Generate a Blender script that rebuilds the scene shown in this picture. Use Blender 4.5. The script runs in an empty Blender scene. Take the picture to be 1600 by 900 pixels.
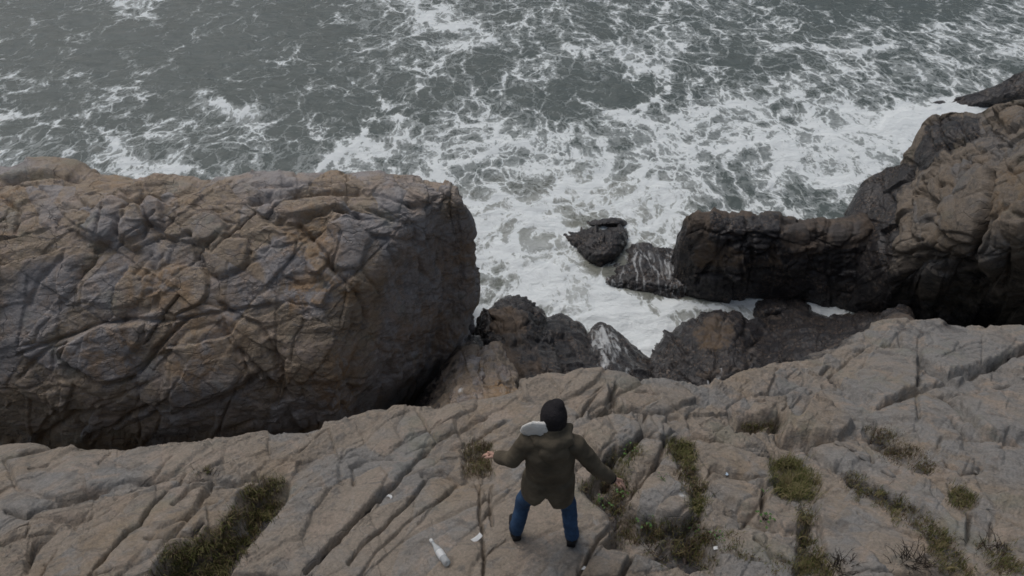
# a rocky cove seen from above: pale ledge, headland, cliff, surf
import bpy, bmesh, math, random
import numpy as np
from mathutils import Vector
from mathutils.bvhtree import BVHTree

# ------------------------------------------------------------------ camera, sky, sun, exposure
scene = bpy.context.scene
col = scene.collection
H = 5.56                                # metres of the camera above the rock the person stands on
PITCH = math.radians(40.0)              # looking down
FPX = 1067.0                            # focal length in pixels of the 1600 px wide photograph
cam_d = bpy.data.cameras.new("camera")
cam = bpy.data.objects.new("camera", cam_d)
col.objects.link(cam)
cam.location = (0, 0, H)
cam.rotation_euler = (math.pi / 2 - PITCH, 0, 0)
cam_d.sensor_width = 36.0
cam_d.lens = 36.0 * FPX / 1600.0
cam_d.clip_start = 0.05
cam_d.clip_end = 6000
scene.camera = cam

SUN_EL, SUN_AZ = math.radians(60), math.radians(-42)      # azimuth from +Y (the sea), negative to the left
world = bpy.data.worlds.new("World")
scene.world = world
world.use_nodes = True
wn, wl = world.node_tree.nodes, world.node_tree.links
wn.clear()
w_sky = wn.new("ShaderNodeTexSky")
w_sky.sky_type = 'NISHITA'
w_sky.sun_disc = False
w_sky.sun_elevation = SUN_EL
w_sky.sun_rotation = SUN_AZ
w_sky.dust_density = 5.0
w_sky.air_density = 1.0
w_hsv = wn.new("ShaderNodeHueSaturation")                   # an overcast sky has little colour
w_hsv.inputs["Hue"].default_value = 0.487
w_hsv.inputs["Saturation"].default_value = 0.72
w_bg = wn.new("ShaderNodeBackground")
w_bg.inputs["Strength"].default_value = 0.10
w_out = wn.new("ShaderNodeOutputWorld")
wl.new(w_sky.outputs[0], w_hsv.inputs["Color"])
wl.new(w_hsv.outputs[0], w_bg.inputs["Color"])
wl.new(w_bg.outputs[0], w_out.inputs["Surface"])

sun_d = bpy.data.lights.new("sun", 'SUN')
sun_d.energy = 0.85
sun_d.angle = math.radians(45)
sun_d.color = (0.97, 1.0, 0.98)
sun = bpy.data.objects.new("sun", sun_d)
col.objects.link(sun)
_sd = Vector((math.sin(SUN_AZ) * math.cos(SUN_EL), math.cos(SUN_AZ) * math.cos(SUN_EL), math.sin(SUN_EL)))
sun.rotation_euler = _sd.to_track_quat('Z', 'Y').to_euler()
sun.location = (0, 0, 40)

scene.view_settings.view_transform = 'Standard'
scene.view_settings.look = 'None'
scene.view_settings.gamma = 1.0
scene.view_settings.exposure = -0.42
scene.cycles.filter_width = 1.6
scene.cycles.max_bounces = 5
scene.cycles.diffuse_bounces = 3

SEA = -8.0
F32 = np.float32
rng = np.random.default_rng(7)
random.seed(7)
CP, SP = math.cos(PITCH), math.sin(PITCH)

# ------------------------------------------------------------------ helpers: photograph pixel <-> world
def ray(px, py):
    a = (px - 800.0) / FPX
    b = (py - 450.0) / FPX
    return (a, CP - b * SP, -SP - b * CP)

def at_z(px, py, z):
    d = ray(px, py)
    t = (z - H) / d[2]
    return (d[0] * t, d[1] * t, z)

def at_y(px, py, y):
    d = ray(px, py)
    t = y / d[1]
    return (d[0] * t, y, H + d[2] * t)

def project(P):
    x, y, z = P[..., 0], P[..., 1], P[..., 2] - H
    depth = y * CP - z * SP
    depth = np.maximum(depth, 0.05)
    up = y * SP + z * CP
    return 800 + FPX * x / depth, 450 - FPX * up / depth, depth

# ------------------------------------------------------------------ helpers: noise on arrays
_G = rng.normal(size=(256, 3)).astype(F32)
_G /= np.linalg.norm(_G, axis=1)[:, None]
_R = rng.random((4096, 4)).astype(F32)

def _hash(ix, iy, iz, seed):
    h = (ix.astype(np.uint32) * np.uint32(374761393) + iy.astype(np.uint32) * np.uint32(668265263)
         + iz.astype(np.uint32) * np.uint32(2246822519) + np.uint32((seed * 3266489917) & 0xffffffff))
    h ^= h >> np.uint32(15); h *= np.uint32(2246822519); h ^= h >> np.uint32(13)
    h *= np.uint32(3266489917); h ^= h >> np.uint32(16)
    return h

def perlin(P, seed=0):
    I = np.floor(P).astype(np.int32)
    f = (P - I).astype(F32)
    w = f * f * f * (f * (f * 6 - 15) + 10)
    out = np.zeros(len(P), F32)
    for dx in (0, 1):
        wx = w[:, 0] if dx else 1 - w[:, 0]
        for dy in (0, 1):
            wy = w[:, 1] if dy else 1 - w[:, 1]
            for dz in (0, 1):
                wz = w[:, 2] if dz else 1 - w[:, 2]
                g = _G[_hash(I[:, 0] + dx, I[:, 1] + dy, I[:, 2] + dz, seed) & np.uint32(255)]
                out += wx * wy * wz * (g[:, 0] * (f[:, 0] - dx) + g[:, 1] * (f[:, 1] - dy) + g[:, 2] * (f[:, 2] - dz))
    return out * 1.4

def fbm(P, freq, octaves=4, seed=0, gain=0.5, ridged=False):
    out = np.zeros(len(P), F32)
    a, tot = 1.0, 0.0
    for o in range(octaves):
        n = perlin(P * F32(freq * 2.03 ** o) + F32(o * 17.3), seed + o)
        out += a * ((1 - 2 * np.abs(n)) if ridged else n)
        tot += a
        a *= gain
    return out / tot

def worley(P, seed=0):
    """distance to the two nearest cell points, id of the nearest, and offset from it"""
    I = np.floor(P).astype(np.int32)
    f = (P - I).astype(F32)
    n = len(P)
    d1 = np.full(n, 9.0, F32); d2 = np.full(n, 9.0, F32)
    cid = np.zeros(n, np.uint32)
    bx = np.zeros(n, F32); by = np.zeros(n, F32); bz = np.zeros(n, F32)
    fx, fy, fz = (np.ascontiguousarray(f[:, i]) for i in range(3))
    ix, iy, iz = (np.ascontiguousarray(I[:, i]) for i in range(3))
    R = np.ascontiguousarray((0.12 + 0.76 * _R[:, :3]).T)
    for dx in (-1, 0, 1):
        for dy in (-1, 0, 1):
            for dz in (-1, 0, 1):
                if abs(dx) + abs(dy) + abs(dz) == 3: continue
                h = (_hash(ix + dx, iy + dy, iz + dz, seed) & np.uint32(4095)).astype(np.intp)
                qx = fx - (dx + R[0][h]); qy = fy - (dy + R[1][h]); qz = fz - (dz + R[2][h])
                d = qx * qx + qy * qy + qz * qz
                near = d < d1
                d2 = np.where(near, d1, np.minimum(d2, d))
                d1 = np.minimum(d1, d)
                np.copyto(cid, h.astype(np.uint32), where=near)
                np.copyto(bx, qx, where=near); np.copyto(by, qy, where=near); np.copyto(bz, qz, where=near)
    return np.sqrt(d1), np.sqrt(d2), cid, np.stack([bx, by, bz], 1)

def joints(P, W, dirs, seed=0):
    """rock parted by sets of near-parallel joints; dirs holds (normal, spacing).
    Returns metres to the nearest joint, how open it is, a number per block and the place inside the block"""
    n = len(P)
    dist = np.full(n, 9.0, F32); op = np.zeros(n, F32)
    key = np.zeros(n, np.uint32)
    inner = np.zeros(n, F32)
    zero = np.zeros(n, np.int32)
    for i, (nrm, sp) in enumerate(dirs):
        nv = np.array(nrm, F32); nv /= np.linalg.norm(nv)
        # later sets are offset from one band of the earlier sets to the next, so joints end against joints
        s = (P @ nv + W[:, i % 3]) / F32(sp) + (_R[key & np.uint32(4095), 1] * F32(1.0 if i else 0.0))
        b = np.floor(s).astype(np.int32)
        f = (s - b).astype(F32)
        lo_ = _R[_hash(b, key.view(np.int32), zero, seed + i) & np.uint32(4095)]
        hi_ = _R[_hash(b + 1, key.view(np.int32), zero, seed + i) & np.uint32(4095)]
        e0 = 0.38 * lo_[:, 0]; e1 = 1 + 0.38 * hi_[:, 0]
        below = f < e0
        band = np.where(below, b - 1, b).astype(np.int32)
        d0 = np.abs(f - e0) * F32(sp); d1 = (e1 - f) * F32(sp)
        near0 = d0 < d1
        d = np.minimum(d0, d1)
        o = np.where(near0, lo_[:, 2], hi_[:, 2])
        take = d < dist
        dist = np.where(take, d, dist); op = np.where(take, o, op)
        inner += np.where(below, 0, f - e0 - 0.5) * (_R[_hash(band, key.view(np.int32), zero, seed + 9 + i) & np.uint32(4095), 3] - 0.5) * F32(sp)
        key = _hash(band, key.view(np.int32), zero, seed + 20 + i)
    return dist, op, (key & np.uint32(4095)), inner

def sstep(a, b, x):
    t = np.clip((x - a) / (b - a), 0, 1)
    return t * t * (3 - 2 * t)

def seg_dist(u, v, pts, closed=False):
    """distance from points (u, v) to a polyline"""
    best = np.full(u.shape, 1e9, F32)
    pts = list(pts) + ([pts[0]] if closed else [])
    for (ax, ay), (bx, by) in zip(pts[:-1], pts[1:]):
        ex, ey = bx - ax, by - ay
        L = ex * ex + ey * ey + 1e-9
        t = np.clip(((u - ax) * ex + (v - ay) * ey) / L, 0, 1)
        best = np.minimum(best, (u - ax - t * ex) ** 2 + (v - ay - t * ey) ** 2)
    return np.sqrt(best)

def inside(u, v, pts):
    r = np.zeros(u.shape, bool)
    n = len(pts)
    for i in range(n):
        (ax, ay), (bx, by) = pts[i], pts[(i + 1) % n]
        if ay == by:
            continue
        c = (ay > v) != (by > v)
        r ^= c & (u < (bx - ax) * (v - ay) / (by - ay) + ax)
    return r

def poly_sd(u, v, pts):
    d = seg_dist(u, v, pts, True)
    return np.where(inside(u, v, pts), d, -d)          # positive inside

# ------------------------------------------------------------------ helpers: objects
def tag(o, label=None, cat=None, group=None, kind=None):
    if label: o["label"] = label
    if cat: o["category"] = cat
    if group: o["group"] = group
    if kind: o["kind"] = kind
    return o

def empty(name, loc=(0, 0, 0)):
    o = bpy.data.objects.new(name, None)
    col.objects.link(o)
    o.location = loc
    o.empty_display_size = 0.2
    return o

def mesh_np(name, V, Fq, mat, parent=None, origin=None, smooth=True, attrs=None):
    """link a mesh made from arrays: V (n,3), Fq (m,k)"""
    me = bpy.data.meshes.new(name)
    V = np.asarray(V, F32)
    if origin is not None:
        V = V - np.asarray(origin, F32)
    Fq = np.asarray(Fq, np.int32)
    m, k = Fq.shape
    me.vertices.add(len(V)); me.vertices.foreach_set("co", V.ravel())
    me.loops.add(m * k); me.loops.foreach_set("vertex_index", Fq.ravel())
    me.polygons.add(m); me.polygons.foreach_set("loop_start", np.arange(0, m * k, k, dtype=np.int32))
    me.update(calc_edges=True)
    if smooth:
        me.polygons.foreach_set("use_smooth", np.ones(m, bool))
    for an, A in (attrs or {}).items():
        at = me.attributes.new(an, 'FLOAT_COLOR', 'POINT')
        at.data.foreach_set("color", np.asarray(A, F32).ravel())
    me.materials.append(mat)
    o = bpy.data.objects.new(name, me)
    col.objects.link(o)
    if parent is not None:
        o.parent = parent
    elif origin is not None:
        o.location = origin
    return o

# ------------------------------------------------------------------ helpers: material nodes
class NT:
    def __init__(self, name):
        self.m = bpy.data.materials.new(name)
        self.m.use_nodes = True
        self.n, self.l = self.m.node_tree.nodes, self.m.node_tree.links
        self.n.clear()
        self.out = self.n.new("ShaderNodeOutputMaterial")
    def put(self, node, key, val):
        if val is None: return
        if isinstance(val, bpy.types.NodeSocket): self.l.new(val, node.inputs[key])
        else: node.inputs[key].default_value = val
    def pos(self):
        return self.n.new("ShaderNodeNewGeometry").outputs["Position"]
    def attr(self, name):
        a = self.n.new("ShaderNodeAttribute"); a.attribute_name = name
        s = self.n.new("ShaderNodeSeparateColor"); self.l.new(a.outputs["Color"], s.inputs[0])
        return s.outputs[0], s.outputs[1], s.outputs[2], a.outputs["Alpha"]
    def math(self, op, a, b=None, c=None, clamp=False):
        m = self.n.new("ShaderNodeMath"); m.operation = op; m.use_clamp = clamp
        for i, v in enumerate((a, b, c)): self.put(m, i, v)
        return m.outputs[0]
    def vmath(self, op, a, b=None, scale=None):
        m = self.n.new("ShaderNodeVectorMath"); m.operation = op
        self.put(m, 0, a); self.put(m, 1, b)
        if scale is not None: self.put(m, "Scale", scale)
        return m.outputs[0]
    def mapping(self, v, scale=(1, 1, 1), rot=(0, 0, 0)):
        m = self.n.new("ShaderNodeMapping")
        self.put(m, "Vector", v); m.inputs["Scale"].default_value = scale; m.inputs["Rotation"].default_value = rot
        return m.outputs[0]
    def noise(self, v, scale, detail=4, rough=0.55, dist=0.0, color=False):
        t = self.n.new("ShaderNodeTexNoise")
        self.put(t, "Vector", v)
        for k, x in (("Scale", scale), ("Detail", detail), ("Roughness", rough), ("Distortion", dist)): self.put(t, k, x)
        return t.outputs["Color" if color else "Fac"]
    def voro(self, v, scale, feature='F1', color=False, rand=1.0):
        t = self.n.new("ShaderNodeTexVoronoi"); t.feature = feature
        self.put(t, "Vector", v); self.put(t, "Scale", scale); self.put(t, "Randomness", rand)
        return t.outputs["Color" if color else "Distance"]
    def ramp(self, f, lo, hi, a=0.0, b=1.0, smooth=True):
        m = self.n.new("ShaderNodeMapRange")
        m.interpolation_type = 'SMOOTHSTEP' if smooth else 'LINEAR'
        self.put(m, "Value", f); self.put(m, "From Min", lo); self.put(m, "From Max", hi)
        self.put(m, "To Min", a); self.put(m, "To Max", b)
        return m.outputs[0]
    def mix(self, f, a, b, mode='MIX'):
        m = self.n.new("ShaderNodeMix"); m.data_type = 'RGBA'; m.blend_type = mode
        ins = [i for i in m.inputs if i.enabled]
        fi = [i for i in m.inputs if i.name == "Factor" and i.type == 'VALUE'][0]
        ai = [i for i in m.inputs if i.name == "A" and i.type == 'RGBA'][0]
        bi = [i for i in m.inputs if i.name == "B" and i.type == 'RGBA'][0]
        for s, v in ((fi, f), (ai, a), (bi, b)):
            if isinstance(v, bpy.types.NodeSocket): self.l.new(v, s)
            elif s is fi: s.default_value = v
            else: s.default_value = (*v, 1) if len(v) == 3 else v
        return [o for o in m.outputs if o.type == 'RGBA'][0]
    def bump(self, h, strength, dist, normal=None):
        b = self.n.new("ShaderNodeBump")
        self.put(b, "Height", h); self.put(b, "Strength", strength); self.put(b, "Distance", dist)
        if normal is not None: self.put(b, "Normal", normal)
        return b.outputs[0]
    def bsdf(self, color, rough=0.8, normal=None, spec=0.5, **kw):
        b = self.n.new("ShaderNodeBsdfPrincipled")
        c = color if isinstance(color, bpy.types.NodeSocket) else (*color, 1)
        self.put(b, "Base Color", c); self.put(b, "Roughness", rough)
        self.put(b, "Specular IOR Level", spec)
        if normal is not None: self.put(b, "Normal", normal)
        for k, v in kw.items(): self.put(b, k.replace("_", " "), v)
        self.l.new(b.outputs[0], self.out.inputs["Surface"])
        return self.m

def rock_material(name, tan, grey, pink, ochre, fol_rot=(0, 0, 0), hairline=1.0):
    """weathered granite; the mesh carries tint (r), wet (g), iron stain (b) and foam (a)"""
    t = NT(name)
    P = t.pos()
    r, g, b, a = t.attr("msk")
    n1 = t.noise(P, 0.9, 5, 0.6, 0.4)
    n2 = t.noise(P, 2.6, 6, 0.65, 0.6)
    S = t.mapping(P, (2.2, 2.2, 7.0), fol_rot)
    n3 = t.noise(S, 1.6, 7, 0.65, 0.8)
    n4 = t.noise(P, 34.0, 5, 0.7)
    c = t.mix(t.ramp(t.math('ADD', t.math('MULTIPLY', r, 0.38), n1), 0.44, 0.72), tan, grey)
    c = t.mix(t.ramp(n2, 0.50, 0.66, 0, 0.85), c, pink)
    c = t.mix(t.math('MULTIPLY', t.ramp(n3, 0.50, 0.64), 0.60), c, tuple(x * 0.55 for x in grey))
    c = t.mix(t.math('MULTIPLY', t.ramp(t.noise(S, 3.7, 6, 0.7, 0.5), 0.55, 0.7), 0.40), c, tuple(min(1, x * 1.35) for x in grey))
    och = t.math('MULTIPLY', b, t.ramp(t.noise(P, 3.1, 6, 0.62, 0.9), 0.40, 0.60))
    c = t.mix(t.math('MULTIPLY', och, 0.85), c, ochre)
    c = t.mix(t.math('MULTIPLY', t.ramp(t.noise(P, 5.5, 7, 0.7, 0.6), 0.54, 0.68), 0.45), c, tuple(x * 0.45 for x in tan))
    c = t.mix(t.math('MULTIPLY', t.ramp(t.noise(P, 1.4, 4, 0.6), 0.56, 0.70), 0.30), c, (grey[0] * 0.80, grey[1] * 0.90, grey[2] * 0.72))
    sp = t.ramp(n4, 0.25, 0.75, 0.72, 1.26, False)
    c = t.vmath('SCALE', c, None, sp)
    c = t.vmath('SCALE', c, None, t.ramp(t.noise(P, 140.0, 2, 0.6), 0.3, 0.7, 0.86, 1.14, False))
    # wet, weed- and barnacle-covered band near the sea
    bar = t.voro(P, 26.0, 'F1', color=True)
    bsep = t.n.new("ShaderNodeSeparateColor"); t.l.new(bar, bsep.inputs[0])
    wn_ = t.noise(P, 4.0, 5, 0.6)
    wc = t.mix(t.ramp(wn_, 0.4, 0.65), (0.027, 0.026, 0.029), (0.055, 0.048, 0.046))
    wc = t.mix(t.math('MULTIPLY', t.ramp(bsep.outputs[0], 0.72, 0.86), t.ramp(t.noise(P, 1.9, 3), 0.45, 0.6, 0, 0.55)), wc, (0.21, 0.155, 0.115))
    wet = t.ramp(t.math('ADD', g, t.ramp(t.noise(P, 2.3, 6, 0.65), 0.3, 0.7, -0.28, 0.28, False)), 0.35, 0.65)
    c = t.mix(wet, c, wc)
    foam = t.ramp(t.math('ADD', a, t.ramp(t.noise(t.mapping(P, (2.8, 0.62, 0.40)), 2.0, 6, 0.6, 0.9), 0.3, 0.7, -0.5, 0.5, False)), 0.38, 0.85)
    foam = t.math('MULTIPLY', foam, t.ramp(a, 0.2, 0.7, 0.45, 1.0, False))
    c = t.mix(foam, c, (0.72, 0.74, 0.75))
    rough = t.math('SUBTRACT', 0.88, t.math('MULTIPLY', wet, t.ramp(wn_, 0.35, 0.65, 0.46, 0.70)))
    hgt = t.math('ADD', t.math('MULTIPLY', t.noise(P, 11.0, 9, 0.68, 0.3), 1.0), t.math('MULTIPLY', n3, 0.8))
    hgt = t.math('ADD', hgt, t.math('MULTIPLY', t.math('MULTIPLY', bsep.outputs[1], wet), 0.5))
    # hairline fractures
    wv = t.vmath('ADD', t.mapping(P, (0.62, 1.15, 1.3), fol_rot), t.vmath('SCALE', t.noise(P, 1.7, 4, 0.6, 0, True), None, 0.30))
    hair = t.math('MULTIPLY', t.ramp(t.voro(wv, 2.3, 'DISTANCE_TO_EDGE'), 0.0, 0.022, 1, 0), t.ramp(t.noise(P, 1.1, 2), 0.45, 0.58))
    hair2 = t.math('MULTIPLY', t.ramp(t.voro(wv, 6.5, 'DISTANCE_TO_EDGE'), 0.0, 0.05, 1, 0), t.ramp(t.noise(P, 1.9, 2), 0.50, 0.62))
    hgt = t.math('SUBTRACT', hgt, t.math('ADD', t.math('MULTIPLY', hair, 0.9 * hairline), t.math('MULTIPLY', hair2, 0.45 * hairline)))
    nm = t.bump(hgt, 0.85, 0.035)
    nm = t.bump(n4, 0.35, 0.008, nm)
    return t.bsdf(c, rough, nm, 0.5)

# ------------------------------------------------------------------ rock masses
def catmull(A, n):
    """A (k, ...) control points along axis 0 -> n samples per segment"""
    A = np.asarray(A, np.float64)
    B = np.concatenate([2 * A[:1] - A[1:2], A, 2 * A[-1:] - A[-2:-1]])
    out = []
    for i in range(1, len(B) - 2):
        p0, p1, p2, p3 = B[i - 1], B[i], B[i + 1], B[i + 2]
        for k in range(n):
            t = k / n
            c = 0.5 * (2 * p1 + (p2 - p0) * t + (2 * p0 - 5 * p1 + 4 * p2 - p3) * t * t + (3 * p1 - p0 - 3 * p2 + p3) * t ** 3)
            l = p1 + (p2 - p1) * t
            out.append(0.65 * c + 0.35 * l)
    out.append(B[-2])
    return np.array(out)

def resample(G, step, coarse=()):
    """re-space the rows of G (axis 0) so that they are evenly spaced in the picture"""
    u, v, d = project(G)
    L = np.sqrt(np.diff(u, axis=0) ** 2 + np.diff(v, axis=0) ** 2)
    W = np.sqrt((np.diff(G, axis=0) ** 2).sum(-1)) / d[1:] * FPX
    seg = np.percentile(np.minimum(0.8 * L + 0.2 * W, 400), 80, axis=1)
    ns = len(seg) // 10                                     # control segments; those out of sight get wide spacing
    for c_ in coarse:
        c_ = c_ % ns
        seg[c_ * 10:c_ * 10 + 10] = np.minimum(seg[c_ * 10:c_ * 10 + 10], 30) * 0.2
    s = np.concatenate([[0], np.cumsum(seg)])
    n = max(4, int(s[-1] / step) + 1)
    t = np.interp(np.linspace(0, s[-1], n), s, np.arange(len(s)))
    i = np.minimum(t.astype(int), len(G) - 2)
    f = (t - i)[:, None, None]
    return G[i] * (1 - f) + G[i + 1] * f

def pts3(row):
    return [p[1:] if p[0] == 'w' else at_z(*p) for p in row]

def tidy(ids, k=3):
    """make every block one connected piece: stray islands join the block around them"""
    A = ids[::k, ::k].copy()
    lab = np.arange(A.size).reshape(A.shape)
    while True:
        L = lab.copy()
        for ax in (0, 1):
            a = [slice(None)] * 2; b = [slice(None)] * 2
            a[ax] = slice(1, None); b[ax] = slice(None, -1)
            a, b = tuple(a), tuple(b)
            same = A[a] == A[b]
            m = np.where(same, np.minimum(L[a], L[b]), L[a]); L[a] = m
            m = np.where(same, np.minimum(L[a], L[b]), L[b]); L[b] = m
        if (L == lab).all(): break
        lab = L
    cnt = np.bincount(lab.ravel(), minlength=A.size)
    best = {}
    for l in np.nonzero(cnt)[0]:
        i = A.flat[l]
        if i not in best or cnt[l] > cnt[best[i]]: best[i] = l
    keep = np.isin(lab, list(best.values()))
    A = np.where(keep, A, -1)
    while (A < 0).any():
        for ax, sh in ((0, 1), (0, -1), (1, 1), (1, -1)):
            B = np.roll(A, sh, ax)
            if ax == 0: B[0 if sh == 1 else -1] = -1
            else: B[:, 0 if sh == 1 else -1] = -1
            A = np.where(A < 0, B, A)
    return np.repeat(np.repeat(A, k, 0), k, 1)[:ids.shape[0], :ids.shape[1]]

def rock_mass(rows, step=1.7, seeds=(), cracks=(), polys=(), back=True, front=True, sides=True,
              cell=0.5, amp=1.0, fol=(0.8, 0.6, 0.0), fol_amp=0.02, rnd=0, wet=(-6.0, -7.2), wet_max=1.0,
              ochre=0.3, foam=0.0, block_amp=0.05, groove=0.05, warp=0.10, smooth=0.0, flip=True, rounded=0.3, fine=1.0, jset=(((.8, .3, .5), .9), ((-.4, .8, .3), .7), ((.2, -.3, .9), .6)), jamp=.07, jset2=None, jsplit=None, bscale=1.0, soil=0.0, hr=(), hc=()):
    C = np.array([pts3(r) for r in rows], np.float64)
    if sides:
        sides = .22 if sides is True else sides
        l, r_ = C[:, :1].copy(), C[:, -1:].copy()
        l += (-sides, 0.25, 0); r_ += (sides, 0.25, 0)
        l[..., 2] = -9; r_[..., 2] = -9
        C = np.concatenate([l, C, r_], axis=1)
    if back:
        b1, b2 = C[:1].copy(), C[:1].copy()
        b1 += (0, 0.35, -0.35); b2 += (0, 0.9, 0); b2[..., 2] = -9
        C = np.concatenate([b2, b1, C])
    if front:
        f1 = C[-1:].copy(); f1[..., 2] = -9.2; f1[..., 1] += 0.2
        C = np.concatenate([C, f1])
    G = catmull(C, 10)
    G = catmull(G.transpose(1, 0, 2), 10).transpose(1, 0, 2)
    hr = set(hr) | ({0, 1} if back else set()) | ({-1} if front else set())
    hc = set(hc) | ({0, -1} if sides else set())
    G1 = resample(G.transpose(1, 0, 2), step, hc).transpose(1, 0, 2)
    G = resample(G1, step, hr)
    nr, nc = G.shape[:2]
    du = np.gradient(G, axis=1); dv = np.gradient(G, axis=0)
    N = np.cross(du, dv)
    N /= np.linalg.norm(N, axis=-1, keepdims=True) + 1e-9
    if flip: N = -N
    P0 = G.reshape(-1, 3).astype(F32)
    N = N.reshape(-1, 3).astype(F32)
    u, v, depth = project(P0)
    u = u.astype(F32); v = v.astype(F32)
    mpp = (depth / FPX).astype(F32)                        # metres per pixel at each vertex
    n = len(P0)
    sd = rnd * 31
    def lo(freq, octv=4, seed=0, gain=0.5, k=4):
        """a slow noise, sampled on every k-th grid point and spread bilinearly"""
        ri = np.unique(np.append(np.arange(0, nr, k), nr - 1)); ci = np.unique(np.append(np.arange(0, nc, k), nc - 1))
        A = fbm(np.ascontiguousarray(P0.reshape(nr, nc, 3)[np.ix_(ri, ci)]).reshape(-1, 3), freq, octv, seed, gain).reshape(len(ri), len(ci))
        fr = np.interp(np.arange(nr), ri, np.arange(len(ri))); fc = np.interp(np.arange(nc), ci, np.arange(len(ci)))
        r0 = np.minimum(fr.astype(int), len(ri) - 2); c0 = np.minimum(fc.astype(int), len(ci) - 2)
        tr = (fr - r0)[:, None].astype(F32); tc = (fc - c0)[None, :].astype(F32)
        A = A[r0] * (1 - tr) + A[r0 + 1] * tr
        return (A[:, c0] * (1 - tc) + A[:, c0 + 1] * tc).reshape(-1).astype(F32)
    wv = np.stack([lo(1.3, 4, sd + 1 + 9 * i, 0.55, 3) for i in range(3)], 1) * F32(warp * 2.2)
    Pw = P0 + wv
    wu, wvv, _ = project(Pw)
    # ---- joint-bounded blocks, one seed each
    disp = np.zeros(n, F32)
    ids = np.zeros(n, np.int32)
    tint = np.zeros(n, F32)
    if len(seeds):
        d1 = np.full(n, 1e9, F32); d2 = np.full(n, 1e9, F32)
        bu = np.zeros(n, F32); bv = np.zeros(n, F32)
        S = []
        for k, s in enumerate(seeds):
            sx, sy, size = s[:3]
            ratio = s[3] if len(s) > 3 else 1.0
            ang = math.radians(s[4]) if len(s) > 4 else 0.0
            h = s[5] if len(s) > 5 else float(rng.normal() * block_amp)
            S.append((size, h, float(rng.normal()) * 0.07, float(rng.normal()) * 0.07, float(rng.random())))
            du_, dv_ = wu - sx, wvv - sy
            a = (du_ * math.cos(ang) + dv_ * math.sin(ang)) / size
            b = (-du_ * math.sin(ang) + dv_ * math.cos(ang)) / (size * ratio)
            d = np.sqrt(a * a + b * b).astype(F32)
            near = d < d1
            d2 = np.where(near, d1, np.minimum(d2, d))
            ids = np.where(near, k, ids)
            bu = np.where(near, a, bu); bv = np.where(near, b, bv)
            d1 = np.minimum(d1, d)
        S = np.array(S, F32)
        size, h, tx, ty, tn = (S[ids, i] for i in range(5))
        em = np.clip(d2 - d1, 0, 3) * size * 0.5 * mpp       # about metres to the joint
        soft = 0.4 + 0.6 * sstep(0.0, 0.05, em)
        rim = np.clip(0.45 + 1.6 * lo(1.7, 2, sd + 40), 0.0, 1.4)
        disp += bscale * (h + np.clip(bu * tx + bv * ty, -0.18, 0.18)) * soft
        disp -= groove * 1.5 * rim * np.exp(-(em / 0.020) ** 2)
        disp -= groove * 1.1 * rounded * np.exp(-em / 0.06)
        tint = tn - 0.5
    # ---- smaller fracture facets
    fx = np.array([fol[0], fol[1], 0], F32); fx /= np.linalg.norm(fx)
    fy = np.array([-fx[1], fx[0], 0], F32)
    loc = np.stack([P0 @ fx, P0 @ fy, P0[:, 2]], 1)
    locw = loc + wv[:, [1, 2, 0]] * 0.8
    mod = sstep(-0.25, 0.30, lo(0.55, 3, sd + 50))
    JW = wv * F32(0.55)
    jd, jo, jk, ji = joints(P0, JW, jset, sd + 55)
    if jset2 is not None:
        jd2, jo2, jk2, ji2 = joints(P0, JW, jset2, sd + 57)
        m2 = (u + lo(1.2, 3, sd + 58) * 60) > jsplit
        jd, jo, jk, ji = np.where(m2, jd2, jd), np.where(m2, jo2, jo), np.where(m2, jk2, jk), np.where(m2, ji2, ji)
    q = _R[jk]
    jm = 0.35 + 0.65 * mod
    disp += jamp * jm * (q[:, 2] - 0.5) * 1.6 + ji * 0.16 * (jamp / .07) ** .5
    jop = sstep(0.55, 0.95, jo) * sstep(-.10, .30, lo(1.0, 2, sd + 59))
    disp -= (0.012 + 0.085 * jop) * (jamp / .07) ** .5 * np.exp(-(jd / (0.010 + 0.010 * jop)) ** 2)
    disp -= jamp * 0.14 * np.exp(-jd / 0.05)
    tint += (q[:, 0] - 0.5) * 0.7
    for lev, (cs, a) in enumerate(((cell, 0.075), (cell * 0.40, 0.050), (cell * 0.16, 0.020))):
        e1, e2, cid, off = worley((locw + wv * (0.4 + 0.5 * lev)) / np.array([cs * 1.8, cs * 0.75, cs * 0.85], F32), sd + 60 + lev)
        q = _R[cid % 4096]
        tilt = (off[:, 0] * (q[:, 0] - 0.5) + off[:, 1] * (q[:, 1] - 0.5) + off[:, 2] * (q[:, 2] - 0.5)) * 3.0
        ed = e2 - e1
        k = a * amp * (0.30 + 0.70 * mod)
        disp += k * (tilt + (q[:, 3] - 0.5) * 0.75) * (0.35 + 0.65 * sstep(0.0, 0.06 if rounded < .5 else .16, ed))
        open_ = sstep(0.05, 0.40, lo(1.1 / cs ** 0.5, 2, sd + 70 + lev))
        disp -= (0.02 + k * 0.5) * open_ * np.exp(-(ed / (0.035 + 0.004 / cs)) ** 2) * (0.30, 0.55, 0.25)[lev]
        disp -= k * 0.25 * rounded * np.exp(-ed / 0.13)
        if lev < 2:
            tint += (q[:, 3] - 0.5) * (0.3 if lev == 0 else 0.25)
    # ---- foliation: long ribs and steps along the strike
    sw = loc + wv * 1.3
    rib = fbm(sw * np.array([0.22, 1.0, 0.8], F32), 3.2, 5, sd + 80, 0.6, True)
    step_ = (loc[:, 1] + loc[:, 2] * 0.6 + wv[:, 0] * 1.5) * 3.1
    saw = step_ - np.floor(step_)
    saw = saw * sstep(1.0, 0.86, saw)
    fm = sstep(-0.15, 0.3, lo(0.8, 3, sd + 90))
    disp += fol_amp * (1.5 * (rib - 0.35) + (saw - 0.5) * 1.7 * fm)
    # ---- roughness
    rm = 0.5 + 0.8 * mod
    disp += 0.050 * amp * lo(1.6, 4, sd + 100, .5, 3)
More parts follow.
